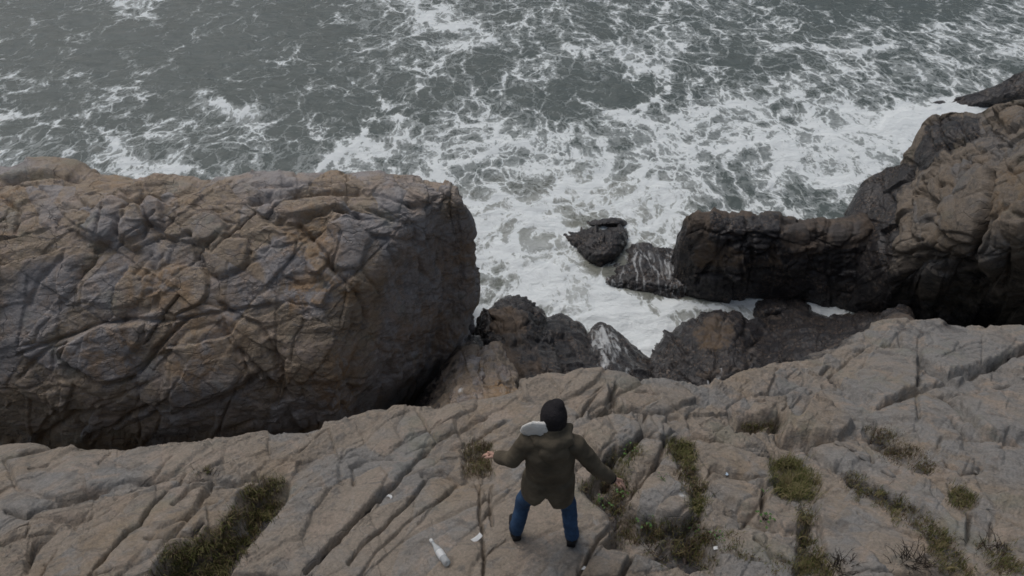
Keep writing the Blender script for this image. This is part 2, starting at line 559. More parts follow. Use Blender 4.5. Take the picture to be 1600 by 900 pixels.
    disp += 0.024 * amp * fine * rm * fbm(P0, 7.0, 4, sd + 110, 0.6)
    disp += 0.010 * fine * rm * fbm(P0, 30.0, 3, sd + 120, 0.6, True)
    if smooth: disp *= (1 - smooth)
    # ---- traced features
    M = np.zeros((n, 4), F32)
    M[:, 0] = np.clip(tint, -1, 1)
    M[:, 1] = sstep(wet[0], wet[1], P0[:, 2] + 0.5 * lo(0.9, 3, sd + 130)) * wet_max
    M[:, 2] = ochre * sstep(-0.2, 0.4, lo(0.7, 3, sd + 140)) * 1.6
    M[:, 3] = foam
    wob = lo(4.0, 4, sd + 150, 0.6, 2)
    wob2 = lo(4.0, 4, sd + 160, 0.6, 2)
    rimv = lo(1.9, 2, sd + 200)
    for pg in polys:
        pts, hgt, edge = pg[0], pg[1], pg[2]
        at = pg[3] if len(pg) > 3 else {}
        s = poly_sd(u + wob * 6, v + wob2 * 6, pts)
        k = sstep(-edge, edge, s)
        if at.get('flat'):
            disp = disp * (1 - k * at['flat'])
        disp += hgt * k
        if at.get('ribs'):                                  # upright ribs of a weathered wall
            pr_ = P0 * np.array([1, 1, .30], F32) + wv * .5
            disp += k * at['ribs'] * (fbm(pr_, 1.7, 5, sd + 210, .6, True) - .35)
        if at.get('rim'):                                   # the open joint round a block
            g_ = at['rim'] * np.clip(.55 + 1.3 * rimv, .1, 1.3) * np.exp(-((s + edge * .6) / 3.0) ** 2)
            disp -= g_
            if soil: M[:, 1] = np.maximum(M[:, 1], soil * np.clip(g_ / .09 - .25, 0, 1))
        for key, ch in (('wet', 1), ('ochre', 2), ('foam', 3), ('tint', 0)):
            if key in at:
                M[:, ch] = M[:, ch] * (1 - k) + at[key] * k
    cw, cw2 = wob * 9, wob2 * 9
    var0 = lo(2.4, 2, sd + 190)
    for cr in cracks:
        pts, wpx, dep = cr[0], cr[1], cr[2]
        st = cr[3] if len(cr) > 3 else 0.0
        xs = [p[0] for p in pts]; ys = [p[1] for p in pts]
        sel = np.nonzero((u > min(xs) - 60) & (u < max(xs) + 60) & (v > min(ys) - 60) & (v < max(ys) + 60))[0]
        if not len(sel): continue
        uu, vv = u[sel] + cw[sel] * 0.6, v[sel] + cw2[sel] * 0.6
        d = seg_dist(uu, vv, pts)
        var = np.clip(0.75 + 1.1 * var0[sel], 0.25, 1.5)
        wpx = wpx * 1.15; dep = dep * 1.1
        disp[sel] -= dep * var * np.exp(-(d / (wpx * (0.6 + 0.5 * var))) ** 2) + 0.12 * dep * np.exp(-d / (wpx * 4))
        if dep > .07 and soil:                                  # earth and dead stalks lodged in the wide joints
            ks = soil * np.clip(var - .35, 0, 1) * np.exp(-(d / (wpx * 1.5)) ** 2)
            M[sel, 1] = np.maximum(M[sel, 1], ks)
        if st:                                              # the rock above the crack overhangs the rock below it
            sg = np.zeros(len(sel), F32)
            (ax, ay), (bx, by) = pts[0], pts[-1]
            side = ((bx - ax) * (vv - ay) - (by - ay) * (uu - ax)) / (math.hypot(bx - ax, by - ay) + 1e-6)
            disp[sel] += st * np.where(side < 0, np.exp(-d / 25.0), 0) * sstep(0, 5, d)
    P = P0 + N * disp[:, None]
    ids = tidy(ids.reshape(nr, nc)).reshape(-1)
    idx = np.arange(nr * nc).reshape(nr, nc)
    Q = np.stack([idx[:-1, :-1], idx[:-1, 1:], idx[1:, 1:], idx[1:, :-1]], -1).reshape(-1, 4)
    # orientation: normals out towards the air
    if flip: Q = Q[:, ::-1]
    return dict(P=P, Q=Q, M=M, ids=ids, shape=(nr, nc), uv=(u, v))

def build_rock(name, R, mat, base, parts="rock_slab", n_blocks=0, split=True):
    """an Empty at the rock's base that parents its blocks (or one mesh when it shows no blocks)"""
    if not split:
        return mesh_np(name, R['P'], R['Q'], mat, None, base, True, {"msk": R['M']})
    root = empty(name, base)
    fid = R['ids'][R['Q'][:, 0]]
    order = np.argsort(fid, kind='stable')
    cuts = np.searchsorted(fid[order], np.arange(fid.max() + 2))
    for k in range(fid.max() + 1):
        f = order[cuts[k]:cuts[k + 1]]
        if len(f) < 12: continue
        Q = R['Q'][f]
        vs, inv = np.unique(Q, return_inverse=True)
        mesh_np(parts, R['P'][vs], inv.reshape(-1, 4), mat, root, base, True, {"msk": R['M'][vs]})
    return root

# ------------------------------------------------------------------ materials of the rock
FOL_L = (0, 0, math.radians(-40))
mat_ledge = rock_material("ledge_rock", (0.290, 0.246, 0.200), (0.245, 0.236, 0.224), (0.338, 0.276, 0.224), (0.28, 0.197, 0.112), FOL_L, 0.22)
mat_cliff = rock_material("cliff_rock", (0.345, 0.276, 0.208), (0.345, 0.322, 0.318), (0.385, 0.31, 0.26), (0.33, 0.205, 0.10))
mat_east = rock_material("east_cliff_rock", (0.190, 0.158, 0.126), (0.165, 0.157, 0.152), (0.235, 0.195, 0.155), (0.21, 0.14, 0.075))
mat_wet = rock_material("wet_rock", (0.115, 0.090, 0.072), (0.085, 0.076, 0.072), (0.15, 0.115, 0.09), (0.15, 0.10, 0.055))

# ------------------------------------------------------------------ the ledge under the person: ground
edge = [(-480, 688, -.75), (-200, 690, -.75), (-60, 692, -.75), (25, 698, -.75), (55, 712, -.75), (110, 702, -.72), (180, 703, -.72), (240, 695, -.72), (330, 692, -.72),
        (400, 682, -.74), (450, 676, -.75), (500, 671, -.78), (545, 660, -.80), (590, 644, -.82), (650, 638, -.84), (700, 631, -.86), (745, 624, -.88),
        (790, 613, -.90), (835, 592, -.95), (905, 578, -1.0), (950, 584, -1.05), (1000, 597, -1.1), (1060, 598, -1.2), (1105, 606, -1.3), (1140, 592, -1.5),
        (1185, 577, -1.7), (1240, 568, -2.0), (1300, 546, -2.25), (1350, 524, -2.45), (1385, 507, -2.55), (1440, 503, -2.6), (1500, 510, -2.6),
        (1600, 517, -2.6), (1700, 521, -2.6), (1850, 526, -2.6), (2150, 534, -2.6)]
def across(a, b, za, zb, dip=0.35):
    """normal of a joint that shows as the line a-b in the photograph"""
    d = Vector(at_z(*b, zb)) - Vector(at_z(*a, za))
    n = Vector((d.y, -d.x, 0)).normalized()
    return (n.x, n.y, dip)
JL = ((across((520, 850), (642, 730), 0, -.3), .62), (across((20, 760), (260, 700), -.2, -.5, -.4), 1.1), (across((560, 700), (600, 860), -.4, 0), 1.5))
JR = ((across((1042, 662), (1218, 722), -.7, -.5, .5), .55), (across((965, 722), (1008, 678), -.4, -.6), .75), (across((1300, 760), (1500, 720), -.5, -1.0), 1.4))
rows = []
for t in (0.0, 0.17, 0.34, 0.5, 0.65, 0.78, 0.9, 1.0):
    row = []
    for (x, y, z) in edge:
        zb = 0.10 if x > 900 else 0.10 + 0.15 * sstep(900, 100, x)
        row.append((800 + (x - 800) * (0.96 + 0.04 * t), 1010 + (y - 1010) * t, zb + (z - zb) * t ** 1.7))
    if t == 0.0:                                            # the ledge goes on below the frame
        near = pts3(row)
        rows.append([('w', x * 1.1, y - 2.2, z + .12) for x, y, z in near])
        rows.append([('w', x * 1.04, y - 1.0, z + .06) for x, y, z in near])
    rows.append(row)
E = pts3(edge)
rows.append([('w', x, y + 0.25, z - 0.35) for x, y, z in E])
rows.append([('w', x, y + 0.50, z - 1.5) for x, y, z in E])
rows.append([('w', x, y + 0.70, -9.0) for x, y, z in E])

L_seeds = [  # left ledge: long ribs rising to the right
    (40, 715, 70, .35, -12), (140, 722, 75, .35, -14), (60, 770, 90, .35, -14, .03), (200, 740, 80, .4, -16), (300, 715, 80, .4, -22, .03), (390, 715, 60, .5, 20, .02),
    (150, 800, 80, .3, -25), (110, 790, 60, .35, -20, -.02), (250, 790, 80, .5, -35, .05), (320, 760, 70, .35, -35), (345, 800, 45, .5, -40, .02), (60, 850, 70, .5, -35, -.06),
    (180, 860, 80, .6, -40, .05), (215, 900, 60, .5, -45), (110, 900, 60, .5, -40), (280, 850, 60, .5, -25, -.02), (455, 695, 50, .4, -20), (420, 730, 40, .6, 10, -.05),
    (520, 690, 60, .4, -30, .04), (500, 740, 70, .5, -40, .03), (440, 830, 110, .45, -42, .06), (420, 900, 80, .5, -45, .05), (560, 720, 60, .5, -35), (530, 800, 90, .4, -42, .03),
    (600, 690, 60, .4, -30, .02), (650, 665, 60, .35, -25), (640, 700, 60, .4, -40), (700, 650, 50, .35, -20, .05), (690, 690, 55, .4, -35, .03), (735, 665, 40, .5, -30),
    (600, 840, 120, .32, -48, .02), (560, 900, 80, .4, -45), (680, 800, 110, .5, -50, .03), (690, 870, 80, .7, -40, .03), (640, 745, 60, .4, -40), (720, 740, 45, .8, 0, .02),
    (700, 725, 30, .7, 0, .05), (780, 660, 50, .5, -30, .03), (760, 690, 40, .6, -20, -.02), (790, 740, 45, .9, 0, .03), (830, 800, 75, .8, -15, .03),
    (860, 870, 80, .7, -30, .03), (925, 810, 45, 1.0, -50, .03), (790, 880, 50, .8, -30, .02), (780, 625, 40, .5, -30), (850, 600, 45, .5, -20), (905, 590, 35, .6, -30, .04),
    # right ledge: blocks rounded by weather
    (930, 630, 50, .6, -30, .08), (905, 650, 30, .8, 0), (985, 620, 60, .5, 10, .06), (985, 670, 60, .6, -10, .08), (930, 690, 55, .7, -20, .07), (1060, 620, 70, .45, 25, .06),
    (1040, 660, 50, .7, 30, .08), (1015, 705, 40, .7, -20, .06), (965, 710, 40, .7, -30, .06), (1110, 660, 60, .5, 35, .05), (1150, 690, 90, .42, 30, .08), (1100, 730, 90, .4, 28, .08),
    (1195, 725, 40, .7, 20, .05), (1225, 690, 30, .8, 60, .03), (1000, 740, 40, .7, -30, .03), (1030, 770, 60, .6, 20, .07), (1065, 800, 40, .7, 10, .06), (1050, 725, 35, .7, -40, .04),
    (1140, 765, 60, .6, 20, .07), (1130, 800, 50, .6, 20, .05), (1180, 805, 40, .8, 20, .05), (1210, 790, 40, .8, 20, .05), (1225, 825, 40, .8, 10, .04), (1170, 850, 60, .5, 15, .06),
    (1220, 860, 50, .5, 15, .05), (1150, 640, 45, .7, 20, .04), (1195, 640, 50, .6, 0, .10), (1180, 605, 40, .7, 0, .06), (1230, 600, 50, .4, -25, .05), (1290, 580, 60, .4, -20, .03),
    (1280, 660, 70, .6, 15, .14), (1330, 625, 50, .6, 35, .02), (1250, 640, 30, 1.4, 10, .08), (1300, 720, 90, .35, 30, .07), (1370, 760, 100, .3, 28, .08), (1350, 710, 70, .4, 30, .03),
    (1430, 800, 80, .4, 30, .08), (1330, 800, 120, .4, 25, .05), (1290, 860, 90, .45, 20, .03), (1400, 860, 100, .35, 25, .05), (1470, 880, 80, .4, 35, .05), (1500, 790, 40, .8, 30, .04),
    (1530, 820, 40, 1.2, 10, .05), (1570, 850, 60, 1.2, 20, .03), (1560, 740, 70, .6, 20), (1590, 790, 50, .8, 20), (1480, 720, 90, .45, 30, .05), (1400, 680, 70, .45, 30),
    (1400, 590, 70, .9, -20, .08), (1330, 560, 50, .6, -30, .04), (1390, 640, 70, .5, -10, .05), (1470, 640, 60, .6, 10, .06), (1560, 650, 80, .6, 10, .07), (1470, 690, 60, .45, 20),
    (1450, 600, 30, .8, 0, .0), (1520, 555, 100, .4, -8, .10), (1600, 560, 70, .5, -15, .06), (1550, 600, 50, .6, -20, -.02), (1600, 620, 60, .5, -20, .04), (1430, 530, 50, .6, -10, .05),
    (1390, 535, 40, .8, 0, .03), (1480, 525, 50, .5, 0, .02), (1560, 520, 60, .4, 0, .02), (1390, 505, 35, .8, -10, .10), (1450, 508, 40, .4, 5, .03), (1540, 700, 60, .5, 10),
    (1020, 880, 60, .7, 20, -.02), (1000, 900, 40, .8, 0, .04), (950, 880, 60, .8, -40, .05), (1080, 890, 60, .5, 15, .05), (1150, 900, 60, .5, 15, .05), (1600, 900, 70, 1, 0, .02),
    (1590, 700, 60, .6, 20, .03), (975, 770, 40, .8, 0, -.04),
]
L_cracks = [
    ([(520, 850), (540, 832), (575, 795), (600, 770), (625, 747), (642, 730)], 2.62, 0.115), ([(545, 880), (570, 850), (600, 825), (625, 800), (655, 765), (670, 742)], 2.13, 0.076),
    ([(478, 897), (497, 875), (515, 855)], 2.46, 0.089), ([(560, 900), (600, 850), (640, 815), (690, 780), (715, 757)], 1.80, 0.051), ([(655, 820), (680, 790), (700, 768)], 1.64, 0.045),
    ([(749, 760), (749, 800), (752, 820), (755, 855), (757, 872), (754, 905)], 1.80, 0.095), ([(768, 760), (766, 790), (768, 822)], 2.30, 0.064), ([(757, 868), (790, 845)], 1.64, 0.051),
    ([(550, 735), (570, 724), (586, 716)], 3.69, 0.102), ([(552, 735), (553, 762)], 1.48, 0.051), ([(660, 742), (690, 738), (715, 750), (745, 757), (752, 765)], 3.28, 0.089),
    ([(640, 730), (665, 705), (690, 685), (720, 670), (760, 650)], 1.97, 0.064), ([(700, 705), (730, 690), (790, 660)], 1.97, 0.064), ([(610, 700), (650, 680), (690, 660)], 1.64, 0.051),
    ([(10, 793), (40, 803), (80, 790), (112, 783), (135, 768), (165, 763)], 3.69, 0.140), ([(90, 782), (150, 766), (200, 752), (262, 747)], 1.97, 0.076), ([(45, 736), (75, 733)], 1.64, 0.051),
    ([(140, 902), (170, 868), (200, 832), (218, 820), (245, 785), (275, 757), (292, 742)], 1.97, 0.089), ([(40, 880), (60, 840), (90, 812), (140, 800)], 4.92, 0.102), ([(0, 838), (40, 826), (48, 815)], 2.46, 0.076),
    ([(155, 727), (170, 712), (172, 708)], 1.64, 0.051), ([(180, 780), (240, 745), (270, 715)], 1.64, 0.051), ([(230, 842), (300, 835), (318, 820)], 3.28, 0.089), ([(115, 812), (117, 830)], 1.64, 0.051),
    ([(270, 790), (300, 765), (340, 750), (400, 742)], 2.46, 0.089),
    ([(1008, 678), (985, 702), (962, 722), (950, 735)], 2.62, 0.128), ([(1040, 690), (1030, 718), (1012, 745), (990, 770), (975, 788)], 2.79, 0.140), ([(962, 604), (950, 630), (945, 640), (905, 650)], 2.62, 0.128),
    ([(1008, 652), (1004, 676)], 2.46, 0.102), ([(1042, 662), (1075, 682), (1100, 690), (1128, 697)], 2.13, 0.076), ([(1078, 666), (1130, 690), (1160, 708), (1207, 722)], 1.64, 0.051),
    ([(1130, 655), (1165, 668), (1190, 692), (1218, 722)], 1.80, 0.076), ([(1030, 650), (1060, 655), (1080, 672)], 2.13, 0.076), ([(1085, 620), (1110, 640), (1130, 652)], 1.64, 0.064),
    ([(955, 627), (985, 615), (1030, 620)], 1.64, 0.064), ([(1110, 735), (1140, 745), (1165, 753), (1195, 752)], 2.46, 0.102), ([(1135, 800), (1170, 812), (1210, 830)], 2.46, 0.089),
    ([(1180, 845), (1210, 868), (1240, 880)], 2.87, 0.102), ([(960, 812), (935, 845), (905, 895)], 2.46, 0.089), ([(990, 868), (978, 890), (970, 905)], 2.46, 0.115), ([(950, 855), (990, 868)], 2.46, 0.076),
    ([(1434, 540), (1436, 575), (1432, 610), (1435, 655)], 1.97, 0.076), ([(1440, 573), (1465, 585), (1480, 594), (1510, 590), (1540, 578), (1575, 560), (1605, 546)], 2.79, 0.140, .04),
    ([(1375, 636), (1410, 622), (1440, 611), (1480, 598)], 2.46, 0.115, .03), ([(1285, 602), (1318, 617), (1345, 632), (1372, 642)], 2.46, 0.102), ([(1473, 622), (1498, 635), (1524, 667)], 3.28, 0.115, .03),
    ([(1490, 660), (1510, 682), (1550, 686), (1605, 690)], 3.28, 0.115), ([(1530, 614), (1605, 600)], 1.64, 0.064), ([(1475, 565), (1510, 548), (1540, 540)], 1.31, 0.051), ([(1533, 530), (1533, 575)], 0.98, 0.038),
    ([(1270, 562), (1300, 548), (1320, 522)], 1.64, 0.064), ([(1405, 527), (1410, 545), (1430, 550)], 2.46, 0.076), ([(1222, 690), (1262, 690)], 5.74, 0.204), ([(1345, 698), (1362, 715), (1365, 728)], 2.46, 0.102),
    ([(1360, 735), (1405, 745)], 1.64, 0.051), ([(1500, 748), (1520, 738), (1535, 728)], 3.28, 0.128), ([(1475, 722), (1505, 745)], 1.64, 0.064), ([(1340, 810), (1380, 830), (1440, 850)], 1.64, 0.051),
    ([(1510, 800), (1513, 845)], 1.64, 0.076), ([(1548, 820), (1545, 845), (1550, 870)], 2.05, 0.076), ([(1545, 800), (1575, 812), (1598, 825)], 2.46, 0.089), ([(1180, 640), (1212, 640), (1216, 690)], 3.28, 0.128),
    ([(1560, 770), (1600, 760)], 1.64, 0.064), ([(1450, 720), (1490, 735)], 1.64, 0.064),
]
GULLY = [(447, 752), (418, 750), (385, 768), (372, 800), (345, 828), (300, 845), (262, 858), (236, 905), (352, 905), (392, 850), (420, 812), (442, 782)]
PIT = [(908, 765), (935, 735), (960, 705), (972, 745), (985, 768), (975, 792), (1000, 806), (1050, 820), (1080, 812), (1110, 830), (1125, 880), (1080, 890), (1010, 860), (950, 852), (962, 815), (925, 782)]
CHAN = [(1205, 720), (1245, 715), (1280, 760), (1275, 790), (1262, 830), (1285, 870), (1300, 905), (1240, 905), (1250, 850), (1250, 800), (1210, 780)]
DIAG = [(1308, 735), (1345, 742), (1385, 770), (1430, 795), (1470, 825), (1500, 860), (1520, 905), (1480, 905), (1440, 840), (1375, 795), (1330, 765)]
BROWN = [(1352, 665), (1390, 672), (1430, 700), (1462, 730), (1450, 742), (1400, 722), (1368, 700)]
TUFTP = [(1480, 765), (1510, 770), (1525, 795), (1500, 800), (1485, 785)]
STRIPE = [(1045, 690), (1075, 692), (1095, 735), (1105, 770), (1095, 812), (1078, 800), (1085, 770), (1060, 730)]
SLAB = [(770, 750), (905, 752), (962, 812), (905, 905), (757, 905), (757, 860)]
L_polys = [
    ([(975, 790), (1010, 740), (1040, 745), (1095, 800), (1065, 815), (1030, 818), (985, 800)], .08, 4, dict(rim=.08, flat=.4)), ([(1038, 668), (1070, 690), (1130, 700), (1205, 722), (1225, 745), (1195, 765), (1150, 752), (1110, 735), (1085, 700), (1045, 688)], .07, 4, dict(rim=.08, flat=.4)),
    ([(1110, 742), (1190, 765), (1185, 800), (1150, 795), (1120, 775), (1105, 755)], .05, 4, dict(rim=.08, flat=.4)), ([(1000, 650), (1040, 655), (1060, 672), (1030, 690), (1003, 680)], .06, 4, dict(rim=.08, flat=.4)),
    ([(960, 625), (1000, 605), (1060, 600), (1090, 625), (1035, 648), (1000, 645), (965, 640)], .05, 4, dict(rim=.08, flat=.3)), ([(925, 660), (985, 650), (1004, 678), (985, 700), (940, 715), (915, 690)], .07, 4, dict(rim=.08, flat=.45)),
    ([(905, 640), (950, 605), (958, 625), (945, 645), (915, 655)], .08, 4, dict(rim=.08)), ([(1140, 640), (1170, 625), (1210, 640), (1214, 662), (1150, 662)], .08, 4, dict(rim=.08)), ([(1222, 690), (1225, 650), (1250, 625), (1290, 640), (1335, 665), (1310, 690), (1270, 690), (1245, 695)], .11, 4, dict(rim=.08)),
    ([(1275, 800), (1300, 770), (1340, 775), (1430, 815), (1470, 860), (1490, 905), (1320, 905), (1290, 860)], .06, 5, dict(rim=.08, flat=.4)), ([(1265, 700), (1340, 690), (1440, 750), (1510, 810), (1508, 850), (1470, 820), (1380, 765), (1300, 735)], .06, 5, dict(rim=.08, flat=.35)),
    ([(1195, 775), (1225, 770), (1260, 800), (1258, 830), (1225, 835), (1190, 810)], .06, 4, dict(rim=.08)), ([(1440, 530), (1560, 515), (1605, 512), (1605, 545), (1540, 575), (1480, 592), (1440, 570)], .08, 4, dict(rim=.08, flat=.4)),
    ([(1300, 590), (1360, 545), (1400, 545), (1432, 560), (1432, 610), (1380, 632), (1340, 622)], .07, 4, dict(rim=.08, flat=.35)), ([(1480, 625), (1540, 612), (1605, 600), (1605, 680), (1550, 685), (1520, 665)], .05, 4, dict(rim=.08, flat=.3)),
    ([(910, 858), (955, 850), (985, 868), (965, 905), (905, 905)], .04, 4, dict(rim=.08, flat=.5)), ([(352, 905), (440, 800), (500, 740), (560, 715), (640, 725), (540, 832), (500, 870), (470, 905)], .05, 5, dict(rim=.08, flat=.3)),
    ([(10, 720), (100, 705), (240, 698), (330, 695), (270, 740), (160, 765), (90, 780), (30, 760)], .04, 5, dict(rim=.08, flat=.3)), ([(110, 830), (245, 770), (330, 750), (300, 800), (230, 870), (150, 905), (60, 905)], .05, 5, dict(rim=.08, flat=.3)),
    (GULLY, -.34, 11, dict(wet=.52)), (PIT, -.25, 8, dict(wet=.5)), (CHAN, -.13, 8, dict(wet=.5)), (DIAG, -.10, 8, dict(wet=.48)), (BROWN, -.10, 7, dict(wet=.5)), (TUFTP, -.08, 6, dict(wet=.45)), (STRIPE, -.10, 6, dict(wet=.48)),
    ([(722, 700), (765, 690), (770, 745), (725, 752)], -.10, 7), ([(1140, 660), (1215, 660), (1215, 676), (1150, 678)], -.10, 5),
    (SLAB, .02, 5, dict(flat=.62)), ([(430, 905), (500, 800), (590, 720), (660, 715), (748, 765), (752, 905)], .01, 12, dict(flat=.62)), ([(240, 905), (260, 850), (330, 790), (250, 775), (150, 830), (60, 905)], .0, 14, dict(flat=.5)), ([(0, 715), (330, 695), (400, 690), (300, 750), (150, 770), (0, 790)], .0, 14, dict(flat=.4)),
    ([(1290, 755), (1420, 800), (1450, 860), (1340, 850), (1275, 800)], .02, 10, dict(flat=.4)),
    ([(1060, 675), (1200, 725), (1190, 750), (1090, 735)], .02, 8, dict(flat=.35)),
    ([(1375, 505), (1470, 500), (1530, 515), (1440, 528), (1390, 530)], .0, 10, dict(wet=.42)),
    ([(1170, 580), (1250, 568), (1320, 545), (1350, 525), (1330, 520), (1250, 540)], -.02, 8, dict(wet=.6)),
    ([(915, 808), (940, 806), (942, 822), (918, 822)], 0, 5, dict(foam=.42)), ([(1050, 780), (1070, 780), (1068, 792), (1050, 792)], 0, 4, dict(foam=.5)),
    ([(786, 796), (800, 792), (800, 806), (788, 810)], 0, 4, dict(foam=.45)), ([(922, 838), (934, 834), (938, 860), (930, 862)], 0, 5, dict(foam=.36)), ([(676, 826), (690, 824), (688, 842), (678, 842)], 0, 4, dict(foam=.38)),
    ([(1440, 500), (1700, 500), (1700, 760), (1500, 760), (1300, 690), (1340, 600)], .0, 30, dict(tint=.55)), ([(1535, 575), (1570, 568), (1570, 598), (1540, 600)], -.01, 8, dict(wet=.35)),
]
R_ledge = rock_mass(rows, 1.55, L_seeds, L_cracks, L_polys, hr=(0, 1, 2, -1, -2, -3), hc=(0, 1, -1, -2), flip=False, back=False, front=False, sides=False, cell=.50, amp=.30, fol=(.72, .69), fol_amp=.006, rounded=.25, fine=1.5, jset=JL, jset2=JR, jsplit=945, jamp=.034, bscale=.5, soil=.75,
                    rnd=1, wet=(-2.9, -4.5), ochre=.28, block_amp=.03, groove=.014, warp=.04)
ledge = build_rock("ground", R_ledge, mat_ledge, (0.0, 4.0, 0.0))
tag(ledge, kind="structure")

# ------------------------------------------------------------------ the big headland on the left
top = [(-220, 262, -.95), (-60, 266, -.95), (5, 268, -1.0), (42, 259, -1.0), (100, 264, -1.05), (128, 279, -1.15), (230, 283, -1.1), (300, 289, -1.1), (345, 284, -1.1), (430, 280, -1.1),
       (520, 283, -1.1), (575, 281, -1.1), (640, 286, -1.15), (690, 296, -1.2), (714, 306, -1.3), ('w', -1.15, 12.2, -3.0), ('w', -2.2, 14.5, -6.0)]
def hrow(py, z, right, behind):
    """py/z along the front, then the points of the right-hand wall"""
    xs = [-220, -60, 5, 42, 100, 128, 230, 300, 345, 430, 520]
    return [(x, py(x), z(x)) for x in xs] + right + behind
itp = lambda *kv: (lambda x: float(np.interp(x, [k for k, _ in kv], [q for _, q in kv])))
H_rows = [
    [('w', p[0], p[1] + 2.2, -9.0) for p in pts3(top)],
    [('w', p[0], p[1] + .7, p[2] - .7) for p in pts3(top)],
    top,
    hrow(itp((-220, 335), (230, 318), (520, 318)), itp((-220, -1.10), (520, -1.18)), [(600, 316, -1.16), (650, 314, -1.2), (695, 315, -1.32), (722, 322, -1.45)], [('w', -1.1, 12.2, -3.4), ('w', -2.1, 14.5, -6.2)]),
    hrow(itp((-220, 400), (120, 385), (230, 360), (345, 365), (520, 358)), itp((-220, -1.45), (520, -1.42)), [(600, 352, -1.42), (655, 347, -1.55), (703, 345, -1.85), (731, 350, -2.0)], [('w', -1.05, 12.2, -3.8), ('w', -2.0, 14.5, -6.5)]),
    hrow(itp((-220, 470), (120, 450), (520, 430)), itp((-220, -1.95), (520, -1.95)), [(585, 420, -2.0), (640, 408, -2.35), (705, 395, -2.75), (735, 398, -2.95)], [('w', -1.0, 12.3, -4.4), ('w', -1.9, 14.5, -7)]),
    hrow(itp((-220, 545), (520, 510)), itp((-220, -2.6), (520, -2.6)), [(570, 490, -2.8), (635, 465, -3.1), (700, 455, -3.7), (734, 455, -3.9)], [('w', -1.0, 12.5, -5.0), ('w', -1.8, 14.5, -7.4)]),
    hrow(itp((-220, 620), (400, 600), (520, 585)), itp((-220, -3.4), (520, -3.4)), [(555, 570, -3.7), (620, 530, -3.9), (690, 505, -4.5), (729, 505, -4.8)], [('w', -1.0, 12.9, -5.5), ('w', -1.6, 16, -7)]),
    hrow(itp((-220, 690), (400, 670), (520, 650)), itp((-220, -4.5), (520, -4.5)), [(545, 640, -4.7), (610, 600, -5.0), (675, 560, -5.4), (723, 550, -5.7)], [('w', -1.1, 13.2, -6.4), ('w', -1.6, 16, -8)]),
    hrow(itp((-220, 740), (520, 710)), itp((-220, -5.9), (520, -5.9)), [(545, 700, -6.1), (600, 660, -6.4), (660, 620, -6.8), (716, 600, -7.0)], [('w', -1.2, 13.4, -7.6), ('w', -1.6, 16, -8.6)]),
    hrow(itp((-220, 780), (520, 760)), itp((-220, -9), (520, -9)), [(550, 750, -9), (600, 720, -9), (650, 690, -9), (710, 660, -9)], [('w', -1.25, 13.5, -9), ('w', -1.6, 16, -9.2)]),
]
H_seeds = [
    (70, 268, 70, .3, 5, .02), (25, 330, 35, .9, 0, .02), (90, 320, 50, .6, 10, .03), (115, 340, 30, .6, 0, .03), (165, 295, 60, .4, -15, .03), (250, 298, 50, .4, -10, .03), (262, 305, 18, .8, 0, .05),
    (212, 350, 32, 1.1, -20, .20), (240, 330, 24, 1.2, 0, .16), (165, 345, 45, .6, -35, .12), (205, 300, 30, .6, -20, .08), (318, 360, 40, .75, -20, .13), (360, 395, 42, .85, 15, .10), (382, 445, 45, 1., 10, .03),
    (60, 440, 80, .9, -50, .05), (110, 430, 70, .6, -60, .06), (160, 440, 50, .9, -60, .08), (45, 390, 80, .3, -15, .02), (40, 500, 60, .7, -30, .03), (110, 505, 70, .4, -25, .02), (30, 575, 40, 1., -40, .03),
    (60, 560, 35, 1., 0, .03), (160, 545, 68, .55, -14, .14), (225, 520, 40, .9, -40, .02), (215, 455, 50, .8, -20, .05), (270, 440, 50, .8, -30, .05), (290, 400, 40, .6, -20, .02), (250, 400, 40, .5, -15, .03),
    (330, 580, 85, .6, -32, .13), (260, 590, 60, .5, -30, .04), (400, 545, 60, .6, 50, .10), (330, 510, 50, .5, -20, .07), (120, 610, 60, .7, 10, .05), (40, 640, 60, .6, -35, .05), (180, 655, 60, .5, -25, .03),
    (100, 665, 60, .5, -35), (280, 670, 90, .35, -20, .02), (380, 650, 70, .5, -20, .05), (200, 690, 90, .3, -20), (430, 610, 45, .8, 40, .02), (470, 560, 50, 1., 30, .05), (455, 500, 50, .7, 20, .04),
    (420, 470, 40, .6, -20, .03), (470, 450, 40, .8, 30, .02), (405, 370, 30, .8, 20, .03), (440, 370, 35, .8, 40, .04), (455, 400, 40, .9, 30, .03), (500, 395, 45, .7, -30, .08), (545, 400, 50, 1.1, 10, .08),
    (480, 325, 60, .35, -8, .08), (500, 345, 40, .4, -25, .06), (430, 290, 70, .3, -8, .04), (550, 300, 70, .3, 10, .04), (600, 305, 60, .35, 20, .04), (590, 350, 30, .6, 10, .06), (615, 345, 25, .6, 0, .05), (650, 330, 50, .4, 35, .03),
    (660, 295, 40, .5, 20, .06), (360, 320, 50, .4, -15, .02), (380, 300, 60, .3, -10, .02), (340, 330, 40, .5, 0, .02),
    (560, 460, 40, 1.4, 20, .06), (590, 420, 40, 1.2, 10, .05), (640, 400, 40, 1.6, 5, .04), (690, 370, 35, 1.6, 0, .05), (720, 340, 20, 2.0, 0, .05), (610, 500, 45, 1.6, 15, .03), (660, 480, 40, 2.0, 8, .03),
    (710, 450, 30, 2.4, 3, .03), (560, 560, 40, 1.5, 20, .04), (510, 600, 45, 1.2, 25, .05), (540, 640, 40, 1.4, 15, .03), (600, 600, 45, 1.6, 20, .02), (660, 570, 40, 1.8, 15, .02), (705, 520, 30, 2.0, 8, .02),
    (450, 650, 50, .7, 0, .0), (510, 690, 40, .8, 0, -.02), (590, 700, 60, 1, 0), (330, 730, 120, .4, -10), (80, 730, 120, .4, -10),
]
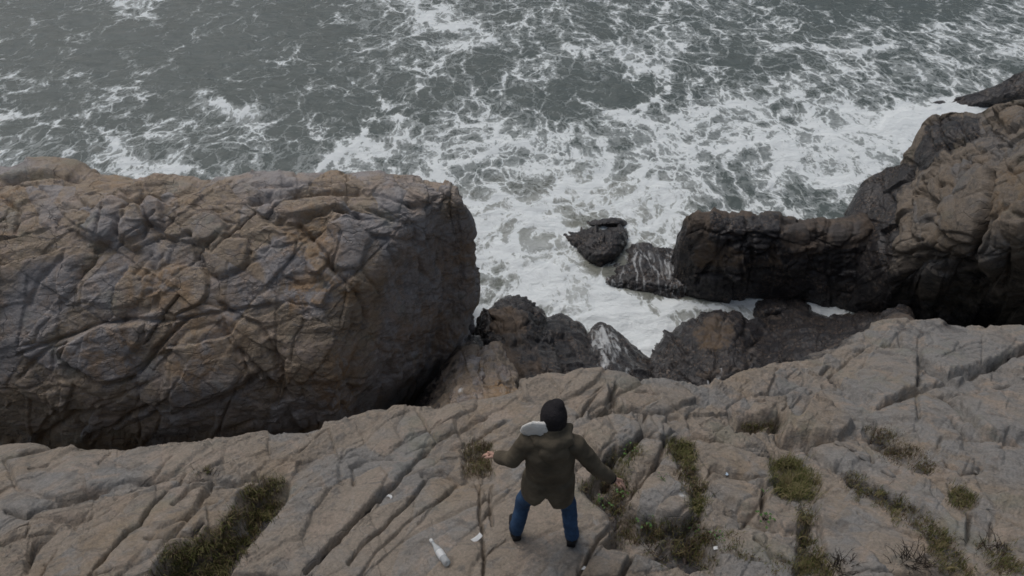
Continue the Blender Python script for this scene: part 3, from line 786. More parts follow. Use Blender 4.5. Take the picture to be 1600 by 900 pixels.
H_cracks = [
    ([(30, 553), (75, 536), (110, 525), (150, 506), (200, 499), (270, 500), (300, 495), (350, 487), (420, 476)], 3, .09, .03),
    ([(290, 500), (265, 525), (245, 545), (225, 575), (200, 592), (170, 598), (140, 588), (115, 572), (100, 558), (105, 540)], 3.6, .12, .05),
    ([(60, 690), (90, 668), (115, 650), (150, 636)], 5, .14, .04), ([(140, 682), (175, 668), (205, 648), (235, 632)], 3, .10, .03), ([(240, 650), (290, 644), (330, 632), (372, 612), (402, 585)], 5, .12, .05),
    ([(120, 660), (140, 682)], 3, .07), ([(150, 628), (185, 618), (220, 605), (250, 590)], 2.4, .06), ([(215, 600), (218, 625)], 2, .05), ([(262, 600), (262, 612)], 2, .04), ([(340, 680), (400, 660)], 3, .07),
    ([(345, 475), (372, 492), (405, 508), (420, 530), (440, 570), (446, 620)], 3, .10), ([(375, 545), (400, 572), (420, 595), (452, 625)], 3.6, .13), ([(30, 590), (60, 560), (80, 540)], 3, .08),
    ([(300, 370), (308, 400), (328, 430), (348, 436), (382, 420), (392, 395)], 3.2, .11), ([(150, 392), (180, 372), (190, 350), (212, 320), (226, 312)], 4, .13), ([(228, 322), (232, 345), (225, 370), (205, 380)], 3.4, .10),
    ([(250, 370), (270, 375), (300, 368)], 2.4, .07), ([(225, 312), (240, 309), (258, 311), (290, 298), (306, 290)], 4, .10), ([(210, 430), (225, 415), (235, 398)], 2.4, .06), ([(220, 440), (255, 400)], 2.4, .05),
    ([(120, 440), (135, 420), (150, 400), (180, 385)], 3, .08), ([(45, 475), (60, 440), (95, 405)], 4, .06), ([(105, 470), (120, 450), (130, 420)], 4, .08), ([(90, 360), (130, 345), (200, 320)], 2, .04),
    ([(395, 315), (450, 311), (500, 303), (560, 302)], 4.5, .14, .05), ([(440, 345), (480, 340), (520, 328), (545, 335), (565, 342)], 4.5, .12, .04), ([(465, 350), (490, 375), (510, 400), (525, 425), (560, 462)], 3, .10),
    ([(575, 328), (610, 342), (640, 352)], 2.6, .07), ([(640, 322), (665, 325), (680, 312)], 3, .09), ([(585, 305), (600, 310), (640, 322)], 2.2, .06), ([(580, 370), (620, 372), (645, 375)], 3, .09),
    ([(645, 350), (652, 400), (655, 420), (672, 440)], 3, .10), ([(395, 290), (430, 295), (455, 292)], 3, .08), ([(420, 308), (440, 297), (480, 290), (540, 288)], 2, .05), ([(535, 365), (525, 400), (520, 420)], 2, .05),
    ([(560, 460), (575, 500), (560, 540), (545, 600), (530, 660)], 3, .08), ([(630, 480), (610, 560), (590, 640)], 2.4, .06), ([(690, 360), (695, 420), (690, 480)], 2, .05), ([(715, 330), (722, 380), (720, 440)], 2, .05),
    ([(420, 600), (450, 640), (470, 690)], 6, .12), ([(560, 660), (580, 610), (600, 590)], 5, .10), ([(0, 305), (30, 330), (20, 360)], 3, .09), ([(5, 285), (40, 275), (80, 272), (122, 280)], 4, .12, .05),
    ([(55, 290), (100, 320), (130, 330)], 2, .05), ([(100, 325), (125, 335), (150, 325)], 3, .07), ([(540, 560), (555, 520), (550, 490)], 3, .07), ([(440, 430), (470, 445), (500, 440)], 2.4, .06),
]
H_polys = [
    ([(186, 362), (190, 335), (212, 322), (230, 325), (232, 350), (222, 375), (205, 382), (190, 375)], .15, 4, dict(rim=.035, flat=.4)), ([(222, 318), (235, 310), (250, 315), (258, 335), (255, 355), (235, 350)], .13, 4, dict(rim=.035, flat=.4)),
    ([(140, 370), (150, 340), (165, 310), (190, 300), (205, 320), (185, 345), (180, 375), (160, 385)], .10, 6, dict(rim=.035)), ([(285, 360), (300, 345), (335, 332), (352, 350), (355, 370), (315, 382), (300, 378)], .12, 3.5, dict(rim=.035, flat=.5)),
    ([(100, 558), (110, 530), (160, 508), (225, 505), (222, 530), (200, 560), (215, 585), (170, 598), (135, 588)], .09, 5, dict(rim=.035, flat=.3)), ([(330, 385), (345, 372), (385, 375), (392, 400), (380, 420), (345, 436), (332, 420)], .09, 4, dict(rim=.035, flat=.5)),
    ([(425, 310), (500, 305), (545, 310), (540, 325), (500, 335), (450, 350), (430, 345)], .08, 3.5, dict(rim=.035, flat=.4)), ([(490, 375), (530, 335), (560, 345), (580, 370), (560, 420), (525, 420), (500, 400)], .08, 4, dict(rim=.035, flat=.3)),
    ([(255, 620), (262, 560), (300, 520), (340, 510), (365, 545), (375, 585), (350, 625), (300, 640)], .08, 7, dict(rim=.035, flat=.5)), ([(350, 490), (400, 515), (430, 570), (435, 610), (400, 590), (370, 545)], .07, 4, dict(rim=.035, flat=.5)),
    ([(120, 440), (170, 400), (240, 400), (235, 450), (180, 500), (130, 490)], .05, 9, dict(rim=.035, flat=.35)),
    ([(0, 470), (40, 420), (100, 400), (125, 430), (90, 500), (0, 560)], .02, 20, dict(tint=.9, flat=.3)),
    ([(200, 420), (290, 405), (310, 470), (230, 480), (190, 470)], .01, 20, dict(ochre=.75)), ([(105, 545), (160, 510), (225, 510), (215, 590), (150, 592)], .0, 12, dict(ochre=.7)),
    ([(260, 560), (330, 540), (360, 600), (300, 630)], .0, 16, dict(ochre=.7)), ([(430, 440), (500, 425), (580, 440), (560, 470), (450, 490)], .0, 12, dict(ochre=.95)),
    ([(500, 560), (560, 540), (570, 640), (500, 660)], .0, 16, dict(ochre=.8)), ([(620, 500), (700, 480), (680, 560), (620, 590)], .0, 16, dict(ochre=.5)),
    ([(600, 370), (735, 320), (735, 540), (660, 620), (590, 600)], .0, 25, dict(tint=.95, ribs=.22)), ([(400, 390), (440, 365), (480, 400), (520, 470), (480, 500), (430, 460)], .0, 10, dict(tint=.8)),
]
R_head = rock_mass(H_rows, 1.6, H_seeds, H_cracks, H_polys, hr=(0, 1, -1, -2), hc=(0, -1, -2), back=False, front=False, sides=False, cell=.80, amp=.58, fol=(.9, .35), fol_amp=.016, rounded=.25, fine=.9,
                   rnd=2, wet=(-6.2, -7.6), ochre=.45, block_amp=.04, groove=.012, warp=.07, bscale=.6, jset=(((.55, .45, .75), 1.0), ((-.75, .5, .35), 1.1), ((.85, .2, -.3), 1.6)), jamp=.045)
head = build_rock("rock_headland", R_head, mat_cliff, (-5.0, 9.0, -8.2))
tag(head, "big square-ended tan and ochre rock headland across the gully, left of the foaming cove", "headland")

# ------------------------------------------------------------------ the cliff on the right
E_rows = [
    [(1336, 345, -6.0), (1352, 292, -5.3), (1385, 270, -4.9), (1420, 262, -4.4), (1437, 235, -3.9), (1452, 200, -3.5), (1482, 181, -3.1), (1530, 186, -2.8), (1562, 172, -2.3), (1605, 165, -1.8), (1700, 140, -1.2), (1850, 110, -.8)],
    [(1336, 372, -6.2), (1356, 320, -5.5), (1388, 298, -5.0), (1425, 288, -4.3), (1455, 260, -3.6), (1475, 232, -3.2), (1505, 215, -2.8), (1545, 212, -2.4), (1580, 205, -1.9), (1620, 205, -1.5), (1700, 195, -1.1), (1850, 175, -.8)],
    [(1338, 405, -6.5), (1360, 362, -5.8), (1390, 345, -5.1), (1425, 330, -4.3), (1460, 310, -3.5), (1490, 285, -3.0), (1525, 270, -2.5), (1560, 265, -2.1), (1600, 262, -1.7), (1640, 262, -1.4), (1710, 262, -1.2), (1850, 250, -1.0)],
    [(1340, 440, -6.9), (1362, 410, -6.2), (1390, 392, -5.4), (1420, 380, -4.5), (1458, 370, -3.8), (1495, 355, -3.2), (1535, 345, -2.8), (1570, 340, -2.4), (1610, 340, -2.1), (1650, 340, -1.9), (1720, 345, -1.7), (1850, 345, -1.5)],
    [(1344, 465, -7.3), (1365, 450, -6.7), (1390, 435, -5.9), (1420, 425, -5.1), (1460, 420, -4.5), (1500, 412, -3.9), (1540, 405, -3.5), (1580, 400, -3.1), (1620, 400, -2.9), (1660, 405, -2.7), (1730, 415, -2.6), (1850, 425, -2.4)],
    [(1348, 485, -7.7), (1368, 478, -7.2), (1392, 470, -6.6), (1422, 462, -6.1), (1462, 458, -5.6), (1502, 455, -5.1), (1545, 455, -4.7), (1585, 455, -4.4), (1625, 460, -4.2), (1665, 470, -4.1), (1740, 485, -4.0), (1850, 500, -3.9)],
    [(1352, 505, -8.3), (1372, 505, -8.0), (1395, 505, -7.6), (1425, 505, -7.4), (1465, 508, -7.2), (1505, 512, -7.0), (1550, 520, -6.9), (1590, 525, -6.8), (1630, 530, -6.7), (1670, 540, -6.6), (1750, 555, -6.5), (1850, 570, -6.4)],
]
E_seeds = [
    (1360, 310, 40, 1.0, -50, .02), (1350, 390, 35, 1.6, 0, .0), (1365, 450, 30, 1.4, 0, .0), (1400, 290, 30, .8, -30, .02), (1455, 215, 25, 1.2, 20, .06), (1490, 200, 28, .7, 10, .08), (1520, 200, 30, .6, 0, .05),
    (1575, 185, 30, .8, -20, .10), (1600, 200, 30, .8, 0, .06), (1490, 240, 35, .5, -25, .06), (1550, 225, 30, .5, 10, .08), (1500, 265, 30, .6, -35, .04), (1530, 250, 30, .5, -30, .05), (1480, 280, 30, .9, -50, .05), (1455, 290, 20, .8, 20, .04),
    (1440, 325, 20, 1.3, 10, .06), (1450, 370, 25, .9, -50, .05), (1420, 340, 14, 3.0, 15, .03), (1420, 380, 20, 1.8, 20, .02), (1515, 330, 75, .42, -62, .18), (1495, 380, 35, .8, -50, .06), (1570, 300, 60, .45, -68, .10), (1560, 370, 60, .5, -65, .06),
    (1600, 260, 40, .8, -20, .05), (1590, 350, 35, .9, 0, .12), (1600, 420, 50, 1., 0, .06), (1555, 420, 40, 1., -60, .03), (1500, 420, 40, .6, -20, -.04), (1470, 400, 30, .8, 0, .03), (1405, 420, 20, 2.0, 15, .05), (1410, 460, 25, 1.3, 0, .06),
    (1450, 450, 30, 1.1, 20, .10), (1490, 460, 35, .9, 0, .02), (1540, 480, 40, .7, 0), (1600, 490, 50, .7, 0), (1660, 300, 60, 1, 0, .06), (1660, 420, 60, 1, 0, .04), (1720, 250, 80, 1, 0), (1750, 420, 90, 1, 0),
]
E_cracks = [
    ([(1500, 250), (1485, 300), (1462, 330), (1450, 360), (1425, 380)], 2.6, .10), ([(1554, 272), (1550, 320), (1537, 355), (1524, 387), (1515, 412)], 4.0, .30), ([(1475, 360), (1500, 380), (1522, 385)], 3, .10),
    ([(1438, 305), (1455, 315), (1462, 330), (1480, 345)], 2.6, .08), ([(1428, 375), (1450, 345), (1480, 320), (1500, 290), (1520, 260)], 2.6, .10), ([(1440, 300), (1455, 285), (1465, 275)], 2.4, .08), ([(1430, 305), (1450, 302), (1460, 325), (1455, 345)], 3, .08),
    ([(1460, 255), (1480, 250), (1500, 240), (1530, 235)], 3, .09), ([(1540, 265), (1570, 245), (1590, 235)], 3, .10), ([(1385, 300), (1405, 330), (1398, 370), (1385, 440), (1378, 480)], 3, .08), ([(1525, 205), (1560, 215), (1575, 225)], 3, .08),
    ([(1555, 190), (1570, 200), (1590, 210)], 3, .08), ([(1560, 345), (1556, 380), (1570, 390), (1605, 375)], 3.6, .14), ([(1575, 400), (1570, 450)], 3, .10), ([(1405, 400), (1440, 390), (1500, 412), (1530, 420)], 5, .14, .10),
    ([(1480, 185), (1470, 215), (1450, 235)], 3, .08), ([(1510, 200), (1500, 225), (1480, 235)], 3, .08),
]
E_polys = [
    ([(1527, 258), (1553, 262), (1552, 300), (1540, 345), (1522, 383), (1500, 378), (1468, 350), (1480, 318), (1505, 285)], .16, 3.5, dict(rim=.10, flat=.35)),
    ([(1436, 306), (1450, 305), (1458, 320), (1458, 345), (1445, 372), (1428, 372), (1424, 340)], .09, 4, dict(rim=.10, flat=.4)), ([(1448, 285), (1462, 275), (1470, 290), (1466, 312), (1452, 305)], .07, 3, dict(rim=.10, flat=.3)),
    ([(1560, 345), (1580, 335), (1605, 345), (1605, 380), (1575, 392), (1560, 378)], .16, 4, dict(rim=.10)), ([(1470, 255), (1500, 240), (1515, 255), (1490, 290), (1472, 290)], .09, 3, dict(rim=.10, flat=.3)),
    ([(1560, 285), (1605, 262), (1605, 335), (1562, 340), (1538, 390), (1522, 402), (1550, 335)], .07, 3.5, dict(rim=.10, flat=.35)), ([(1562, 180), (1590, 168), (1605, 172), (1605, 200), (1575, 205)], .12, 4, dict(rim=.10)),
    ([(1405, 300), (1420, 285), (1425, 330), (1415, 400), (1400, 460), (1390, 470), (1396, 400)], .07, 4, dict(rim=.10)), ([(1455, 205), (1480, 190), (1500, 195), (1490, 220), (1465, 235)], .08, 4, dict(rim=.10)),
    ([(1330, 345), (1345, 290), (1390, 262), (1430, 258), (1420, 290), (1400, 320), (1398, 370), (1385, 440), (1376, 492), (1335, 492)], -.02, 8, dict(wet=1.0)),
    ([(1425, 262), (1448, 198), (1480, 178), (1535, 185), (1530, 215), (1490, 225), (1470, 250), (1440, 268)], .0, 7, dict(wet=.72)),
    ([(1540, 200), (1610, 195), (1610, 225), (1560, 225)], .0, 6, dict(wet=.45)),
    ([(1410, 420), (1440, 385), (1480, 395), (1530, 425), (1560, 480), (1480, 505), (1385, 500)], -.28, 14, dict(wet=.42)),
    ([(1560, 410), (1620, 400), (1620, 520), (1550, 515)], -.12, 14, dict(wet=.40)),
    ([(1425, 440), (1452, 415), (1475, 440), (1490, 475), (1425, 480)], .10, 8, dict(rim=.10, wet=.25)),
    ([(1560, 180), (1605, 165), (1605, 195), (1570, 205)], .06, 6, dict(rim=.10, ochre=.5)), ([(1560, 270), (1610, 250), (1610, 330), (1545, 345)], .0, 10, dict(ochre=.6, wet=.0)),
    ([(1490, 270), (1550, 280), (1540, 350), (1500, 390), (1475, 360)], .0, 8, dict(wet=.0)),
]
R_east = rock_mass(E_rows, 1.5, E_seeds, E_cracks, E_polys, hc=(-2, -3), back=True, front=True, sides=True, cell=.9, amp=.42, fol=(.35, .95), fol_amp=.008, rounded=.15,
                   rnd=3, wet=(-4.0, -6.4), wet_max=.85, ochre=.22, block_amp=.04, groove=.03, warp=.022, bscale=.5, jset=(((.9, -.35, .25), .75), ((.3, .6, -.75), 1.3), ((.3, .9, .5), 1.3)), jamp=.13)
east = build_rock("rock_cliff", R_east, mat_east, (9.5, 13.0, -8.2))
tag(east, "tall brown cliff of tilted blocks with a black weedy foot, right of the cove", "cliff")

# ------------------------------------------------------------------ rocks of the cove and of the surf
def cove_rock(name, label, rows, seeds=(), base=None, **kw):
    opt = dict(cell=.55, amp=.7, fol_amp=.012, ochre=.2, block_amp=.05, groove=.03, warp=.05, rounded=.2, jset=(((.9, .3, .2), .55), ((-.3, .9, .2), .6), ((.2, .3, .9), .5)), jamp=.08, step=1.85, wet=(-5.2, -7.0))
    mat = kw.pop('mat', mat_wet)
    opt.update(kw)
    st = opt.pop('step')
    R = rock_mass(rows, st, seeds, **opt)
    c = R['P'].mean(0)
    o = build_rock(name, R, mat, (float(c[0]), float(c[1]), -8.3), split=len(seeds) > 1)
    return tag(o, label, "rock")

cove_rock("wet_rock", "long dark flat-topped wet rock jutting from the cliff foot into the foam", [
    [(1076, 341, -5.55), (1104, 335, -5.45), (1160, 337, -5.5), (1230, 340, -5.5), (1300, 345, -5.7), (1356, 345, -5.9)],
    [(1076, 356, -5.7), (1112, 356, -5.5), (1170, 360, -5.55), (1240, 364, -5.6), (1310, 370, -5.8), (1362, 373, -6.0)],
    [(1080, 398, -6.5), (1122, 398, -6.3), (1180, 403, -6.3), (1245, 408, -6.4), (1315, 415, -6.6), (1365, 422, -6.6)],
    [(1085, 438, -7.3), (1128, 440, -7.2), (1185, 443, -7.2), (1250, 444, -7.2), (1315, 452, -7.3), (1367, 462, -7.3)],
    [(1092, 474, -8.15), (1132, 480, -8.2), (1190, 484, -8.3), (1250, 484, -8.3), (1310, 494, -8.3), (1368, 504, -8.3)]],
    [(1085, 350, 25, .6, -20, .03), (1120, 350, 25, .6, -20, .05), (1160, 345, 25, .6, 0, .02), (1200, 355, 30, .6, 0, .06), (1180, 380, 28, .6, 5, .03), (1145, 385, 35, .7, -20, .05), (1095, 390, 35, 1, -30, .06),
     (1145, 410, 25, 1.2, 20, .12), (1185, 405, 30, .7, 10, .06), (1240, 360, 30, .7, 0, .0), (1275, 355, 18, 1.1, 0, .04), (1310, 365, 30, .8, 0, .03), (1225, 400, 30, .8, 30, .02), (1250, 420, 30, .7, -20, .04),
     (1295, 405, 35, .8, 10, .02), (1340, 390, 30, 1.3, 0, .0), (1110, 440, 40, 1, 0, .02), (1190, 450, 50, .8, 0), (1260, 460, 50, .7, 0), (1330, 460, 40, 1, 0)],
    cracks=[([(1165, 340), (1170, 362), (1160, 385), (1156, 400), (1162, 440)], 2.6, .12), ([(1090, 440), (1120, 400), (1140, 378)], 2.6, .14), ([(1115, 365), (1150, 368), (1210, 372)], 2.2, .08), ([(1160, 388), (1200, 392)], 2, .07),
            ([(1275, 345), (1278, 380), (1272, 410)], 2.4, .09), ([(1300, 345), (1290, 380)], 2.2, .08), ([(1200, 395), (1220, 420), (1235, 440)], 2.2, .08), ([(1105, 350), (1100, 365), (1078, 385)], 2.2, .08)],
    polys=[([(1075, 400), (1120, 360), (1160, 385), (1165, 410), (1220, 395), (1225, 420), (1130, 420), (1090, 425)], 0, 10, dict(ochre=.6, wet=.34, rim=.07)), ([(1140, 385), (1165, 378), (1180, 420), (1150, 440), (1125, 430)], .06, 3, dict(rim=.08)), ([(1230, 348), (1278, 346), (1276, 385), (1236, 395)], .05, 3, dict(rim=.08)), ([(1175, 365), (1215, 368), (1218, 392), (1178, 395)], .05, 3, dict(rim=.08)), ([(1060, 440), (1370, 450), (1370, 500), (1060, 490)], 0, 12, dict(wet=.80)),
           ([(1110, 340), (1215, 340), (1220, 385), (1150, 390), (1110, 370)], 0, 6, dict(wet=.9)), ([(1285, 360), (1305, 345), (1345, 350), (1340, 385), (1300, 390)], 0, 6, dict(wet=.05, tint=.6)),
           ([(1230, 350), (1290, 350), (1280, 400), (1240, 410)], 0, 8, dict(wet=.3))],
    rnd=4, fol=(1, .1), wet=(-5.0, -6.6), amp=.45, cell=.42, sides=.06, jset=(((1, .15, .1), .75), ((.1, .6, .8), .6), ((-.5, .5, .6), .8)), jamp=.10)

cove_rock("wet_rock", "dark cove rock capped with tan blocks at the foot of the headland wall", [
    [(722, 540, -8.2), (737, 512, -7.7), (758, 490, -7.0), (780, 470, -6.6), (815, 466, -6.5), (845, 480, -6.8), (866, 510, -7.2)],
    [(722, 562, -7.5), (745, 532, -6.8), (770, 513, -6.2), (790, 500, -6.0), (820, 500, -6.1), (847, 512, -6.4), (868, 535, -6.7)],
    [(722, 605, -6.8), (745, 572, -6.3), (770, 560, -5.9), (795, 552, -5.8), (825, 548, -5.9), (852, 552, -6.1), (872, 565, -6.3)],
    [(722, 660, -6.0), (750, 630, -5.8), (775, 625, -5.7), (800, 625, -5.6), (830, 620, -5.6), (855, 620, -5.7), (882, 620, -5.8)]],
    [(750, 510, 22, 1, 0, .02), (790, 478, 22, .6, 0, .02), (825, 485, 25, .8, 0, .03), (785, 498, 16, .7, -20, .10), (778, 512, 14, .8, 0, .10), (800, 515, 14, .8, 20, .10), (812, 508, 14, 1, 0, .09), (795, 530, 16, .8, 0, .03),
     (830, 525, 30, .8, 0, .0), (770, 550, 30, 1, 0, .02), (815, 560, 35, 1, 0), (855, 550, 30, 1, 0), (750, 590, 40, 1, 0), (810, 605, 50, .6, 0)],
    polys=[([(770, 498), (790, 482), (822, 495), (820, 520), (798, 528), (770, 518)], .02, 4, dict(wet=.0, ochre=.3))], rnd=5, wet=(-5.0, -6.6), cell=.4)

cove_rock("wet_rock", "brown barnacled slab with a grey streak rising to a point at the foam edge", [
    [(800, 565, -6.5), (828, 525, -6.8), (852, 502, -7.1), (876, 489, -7.4), (897, 500, -7.6), (914, 516, -7.8), (926, 560, -7.6)],
    [(800, 592, -6.2), (830, 562, -6.4), (855, 545, -6.5), (882, 540, -6.8), (902, 545, -7.0), (920, 557, -7.2), (938, 582, -7.1)],
    [(800, 640, -5.8), (830, 625, -5.8), (858, 618, -5.9), (885, 612, -6.0), (905, 612, -6.1), (925, 614, -6.2), (945, 624, -6.2)]],
    polys=[([(848, 580), (838, 600), (825, 600), (845, 560), (840, 540), (850, 530), (856, 550)], 0, 5, dict(wet=.25, tint=1.0))], rnd=6, wet=(-4.6, -6.2), wet_max=.74, cell=.7)

cove_rock("wet_rock", "dark slanting slab splashed with white foam in the middle of the cove", [
    [(902, 560, -7.5), (920, 516, -7.8), (940, 502, -7.8), (970, 521, -7.85), (995, 543, -7.95), (1018, 559, -8.1), (1040, 585, -8.1)],
    [(906, 585, -7.1), (930, 547, -7.3), (950, 540, -7.3), (975, 551, -7.4), (996, 564, -7.6), (1016, 577, -7.7), (1040, 600, -7.6)],
    [(906, 635, -6.5), (930, 620, -6.5), (952, 614, -6.6), (977, 616, -6.7), (998, 620, -6.8), (1018, 625, -6.8), (1045, 635, -6.8)]],
    polys=[([(918, 520), (940, 503), (965, 520), (985, 545), (960, 590), (925, 580)], 0, 8, dict(foam=.56)), ([(960, 540), (1010, 560), (990, 600), (950, 600)], 0, 14, dict(foam=.36))], rnd=7, cell=.5, amp=.6, wet_max=.9, wet=(-4.6, -6.2))

cove_rock("wet_rock", "dark rock with a broken brown crest, right of the foam-splashed slab", [
    [(1000, 585, -8.0), (1020, 559, -8.05), (1053, 527, -7.7), (1085, 502, -7.2), (1120, 489, -7.0), (1158, 497, -7.1), (1195, 507, -7.5), (1215, 535, -7.3)],
    [(1005, 605, -7.4), (1038, 574, -7.1), (1068, 548, -6.8), (1095, 527, -6.5), (1125, 516, -6.4), (1158, 522, -6.5), (1188, 538, -6.9), (1215, 562, -6.6)],
    [(1010, 650, -6.4), (1042, 630, -6.2), (1072, 615, -6.0), (1098, 605, -5.9), (1128, 600, -5.8), (1158, 600, -5.8), (1190, 605, -5.9), (1220, 615, -5.7)]],
    [(1040, 570, 40, .8, -40, .04), (1085, 530, 30, .8, -30, .06), (1115, 505, 22, .8, 0, .08), (1145, 515, 22, .8, 0, .05), (1110, 535, 22, .8, 0, .06), (1135, 540, 22, .7, 0, .05), (1165, 535, 25, 1.2, 20, -.06), (1090, 570, 40, .8, 0, .02),
     (1140, 580, 40, .8, 0, .03), (1190, 560, 30, 1.2, 0, .05), (1180, 520, 22, .8, 0, .03), (1060, 610, 50, .7, 0)],
    polys=[([(1082, 520), (1118, 492), (1150, 505), (1140, 550), (1095, 550)], .02, 8, dict(ochre=.7, wet=.35)), ([(1170, 540), (1195, 525), (1200, 545), (1172, 570)], -.06, 5, dict(wet=.15, tint=1.0)),
           ([(1100, 605), (1125, 575), (1132, 578), (1112, 612)], -.02, 3, dict(foam=.5))], rnd=8, wet=(-4.8, -6.4), wet_max=.85, cell=.45)

cove_rock("wet_rock", "smooth dark brown slab sloping into the narrow inlet beside the pale ledge", [
    [(1160, 575, -6.6), (1185, 525, -7.4), (1210, 492, -7.9), (1238, 472, -7.9), (1262, 480, -7.95), (1290, 491, -8.05), (1325, 494, -8.05), (1372, 489, -7.6), (1410, 500, -6)],
    [(1165, 600, -5.6), (1200, 550, -6.4), (1225, 522, -6.7), (1250, 512, -6.7), (1275, 515, -6.55), (1310, 515, -6.4), (1342, 511, -6.1), (1378, 506, -5.6), (1412, 515, -5)],
    [(1175, 625, -4.6), (1212, 588, -5.2), (1243, 562, -5.1), (1270, 555, -4.8), (1296, 550, -4.5), (1322, 545, -4.3), (1352, 535, -4.1), (1384, 525, -3.9), (1415, 535, -3.6)],
    [(1175, 690, -3.9), (1215, 670, -3.9), (1250, 660, -3.9), (1275, 650, -3.8), (1300, 640, -3.7), (1325, 630, -3.6), (1355, 615, -3.5), (1388, 600, -3.4), (1420, 590, -3.3)]],
    [(1190, 560, 40, 1.2, 20, .02), (1230, 500, 30, .8, 0, .04), (1250, 540, 60, .5, -35, .03), (1310, 520, 60, .45, -30, .05), (1290, 550, 60, .4, -30, .0), (1350, 500, 35, .7, -30, .08), (1360, 530, 40, .8, 0, .04), (1220, 590, 40, .8, 0), (1180, 610, 40, 1, 0, .03)],
    cracks=[([(1200, 560), (1230, 545), (1260, 525), (1290, 515)], 2.2, .08), ([(1270, 545), (1300, 525), (1320, 510)], 2.6, .09), ([(1240, 478), (1265, 492)], 2.5, .08), ([(1225, 505), (1200, 540), (1192, 570)], 3, .08)],
    rnd=9, wet=(-3.4, -5.4), wet_max=.72, ochre=.1, cell=.7, amp=.7)

cove_rock("wet_rock", "small black wet rock washed by foam at the mouth of the narrow inlet", [
    [(1174, 492, -8.1), (1184, 474, -7.9), (1200, 467, -7.75), (1225, 466, -7.75), (1244, 474, -7.9), (1252, 488, -8.0)],
    [(1180, 500, -8.1), (1190, 488, -7.7), (1205, 482, -7.5), (1225, 482, -7.5), (1242, 488, -7.6), (1250, 500, -7.8)],
    [(1186, 512, -8.3), (1196, 505, -8.0), (1208, 500, -7.9), (1225, 500, -7.9), (1240, 504, -8.0), (1250, 515, -8.2)]], rnd=10, cell=.35, amp=.5)

cove_rock("wet_rock", "grey-brown block wedged in the gully between headland wall and ledge", [
    [(600, 690, -6.0), (640, 645, -5.8), (684, 588, -5.3), (716, 545, -5.2), (740, 528, -5.2), (752, 540, -5.3), (758, 570, -5.1)],
    [(600, 715, -5.3), (640, 675, -5.1), (688, 622, -4.8), (714, 585, -4.6), (736, 565, -4.6), (750, 572, -4.7), (756, 600, -4.6)],
    [(600, 760, -4.8), (640, 730, -4.6), (690, 690, -4.4), (714, 670, -4.2), (735, 655, -4.2), (750, 650, -4.2), (758, 660, -4.2)]],
    polys=[([(716, 604), (725, 602), (727, 618), (717, 620)], .02, 4, dict(foam=.62))], rnd=11, mat=mat_cliff, wet=(-3.9, -5.6), wet_max=.62, cell=.6, amp=.7)

cove_rock("ochre_rock", "ochre yellow block at the top of the cove, just above the ledge edge", [
    [(728, 600, -4.9), (745, 560, -4.8), (758, 545, -4.8), (778, 540, -4.9), (792, 565, -5.0), (808, 600, -5.2)],
    [(730, 625, -4.5), (748, 590, -4.3), (762, 575, -4.3), (780, 575, -4.4), (795, 595, -4.5), (812, 620, -4.7)],
    [(732, 680, -4.0), (750, 655, -3.9), (765, 645, -3.9), (782, 645, -3.9), (798, 650, -4.0), (815, 660, -4.1)]],
    rnd=12, mat=mat_cliff, wet=(-8, -9), ochre=.8, cell=.6, amp=.6)

cove_rock("sea_rock", "black wedge-shaped rock standing in the foam left of the flat-topped rock", [
    [(876, 364, -8.05), (903, 359, -7.8), (940, 357, -7.65), (968, 352, -7.6), (979, 358, -7.75)],
    [(893, 378, -7.95), (918, 374, -7.5), (944, 372, -7.35), (968, 372, -7.4), (977, 382, -7.8)],
    [(905, 393, -7.9), (922, 398, -7.55), (944, 398, -7.45), (963, 396, -7.55), (973, 398, -7.95)],
    [(909, 412, -8.15), (920, 424, -8.2), (937, 428, -8.2), (955, 418, -8.2), (968, 410, -8.25)]], rnd=13, cell=.3, amp=.8, wet_max=.95, jamp=.13, jset=(((.8, .5, .2), .3), ((-.4, .8, .4), .35), ((.1, .3, .9), .28)))
cove_rock("sea_rock", "thin black rock ridge just behind the wedge-shaped rock in the foam", [
    [(910, 354, -8.1), (918, 343, -7.85), (945, 341, -7.75), (970, 341, -7.75), (980, 350, -8.0)],
    [(911, 358, -8.15), (925, 352, -7.75), (948, 350, -7.65), (970, 349, -7.7), (980, 355, -8.1)],
    [(912, 362, -8.3), (928, 360, -8.1), (950, 359, -8.1), (970, 357, -8.1), (980, 360, -8.3)]], rnd=14, cell=.3, amp=.4)
cove_rock("washed_rock", "low black ledge streaked by water pouring over it, left of the flat-topped rock", [
    [(940, 428, -8.15), (962, 392, -8.0), (1000, 380, -7.85), (1040, 386, -7.8), (1075, 394, -7.8)],
    [(934, 438, -8.1), (962, 418, -7.8), (1000, 412, -7.62), (1040, 414, -7.6), (1080, 420, -7.6)],
    [(932, 446, -8.15), (965, 440, -7.8), (1002, 442, -7.65), (1042, 446, -7.65), (1085, 450, -7.65)],
    [(935, 458, -8.3), (970, 464, -8.2), (1005, 470, -8.2), (1045, 474, -8.2), (1092, 476, -8.3)]], rnd=15, cell=.3, amp=.8, foam=.42, jamp=.12)
cove_rock("sea_rock", "jagged black rock spur beyond the white surf behind the cliff", [
    [(1470, 176, -8.15), (1497, 152, -7.7), (1538, 141, -7.4), (1574, 126, -6.9), (1603, 111, -6.4), (1700, 80, -6)],
    [(1478, 182, -8.2), (1508, 166, -7.8), (1545, 157, -7.5), (1580, 150, -7.1), (1612, 146, -6.9), (1700, 130, -6.8)],
    [(1486, 192, -8.4), (1515, 185, -8.3), (1550, 180, -8.3), (1585, 176, -8.3), (1620, 172, -8.3), (1700, 165, -8.4)]], rnd=16, cell=.8, amp=1.0)
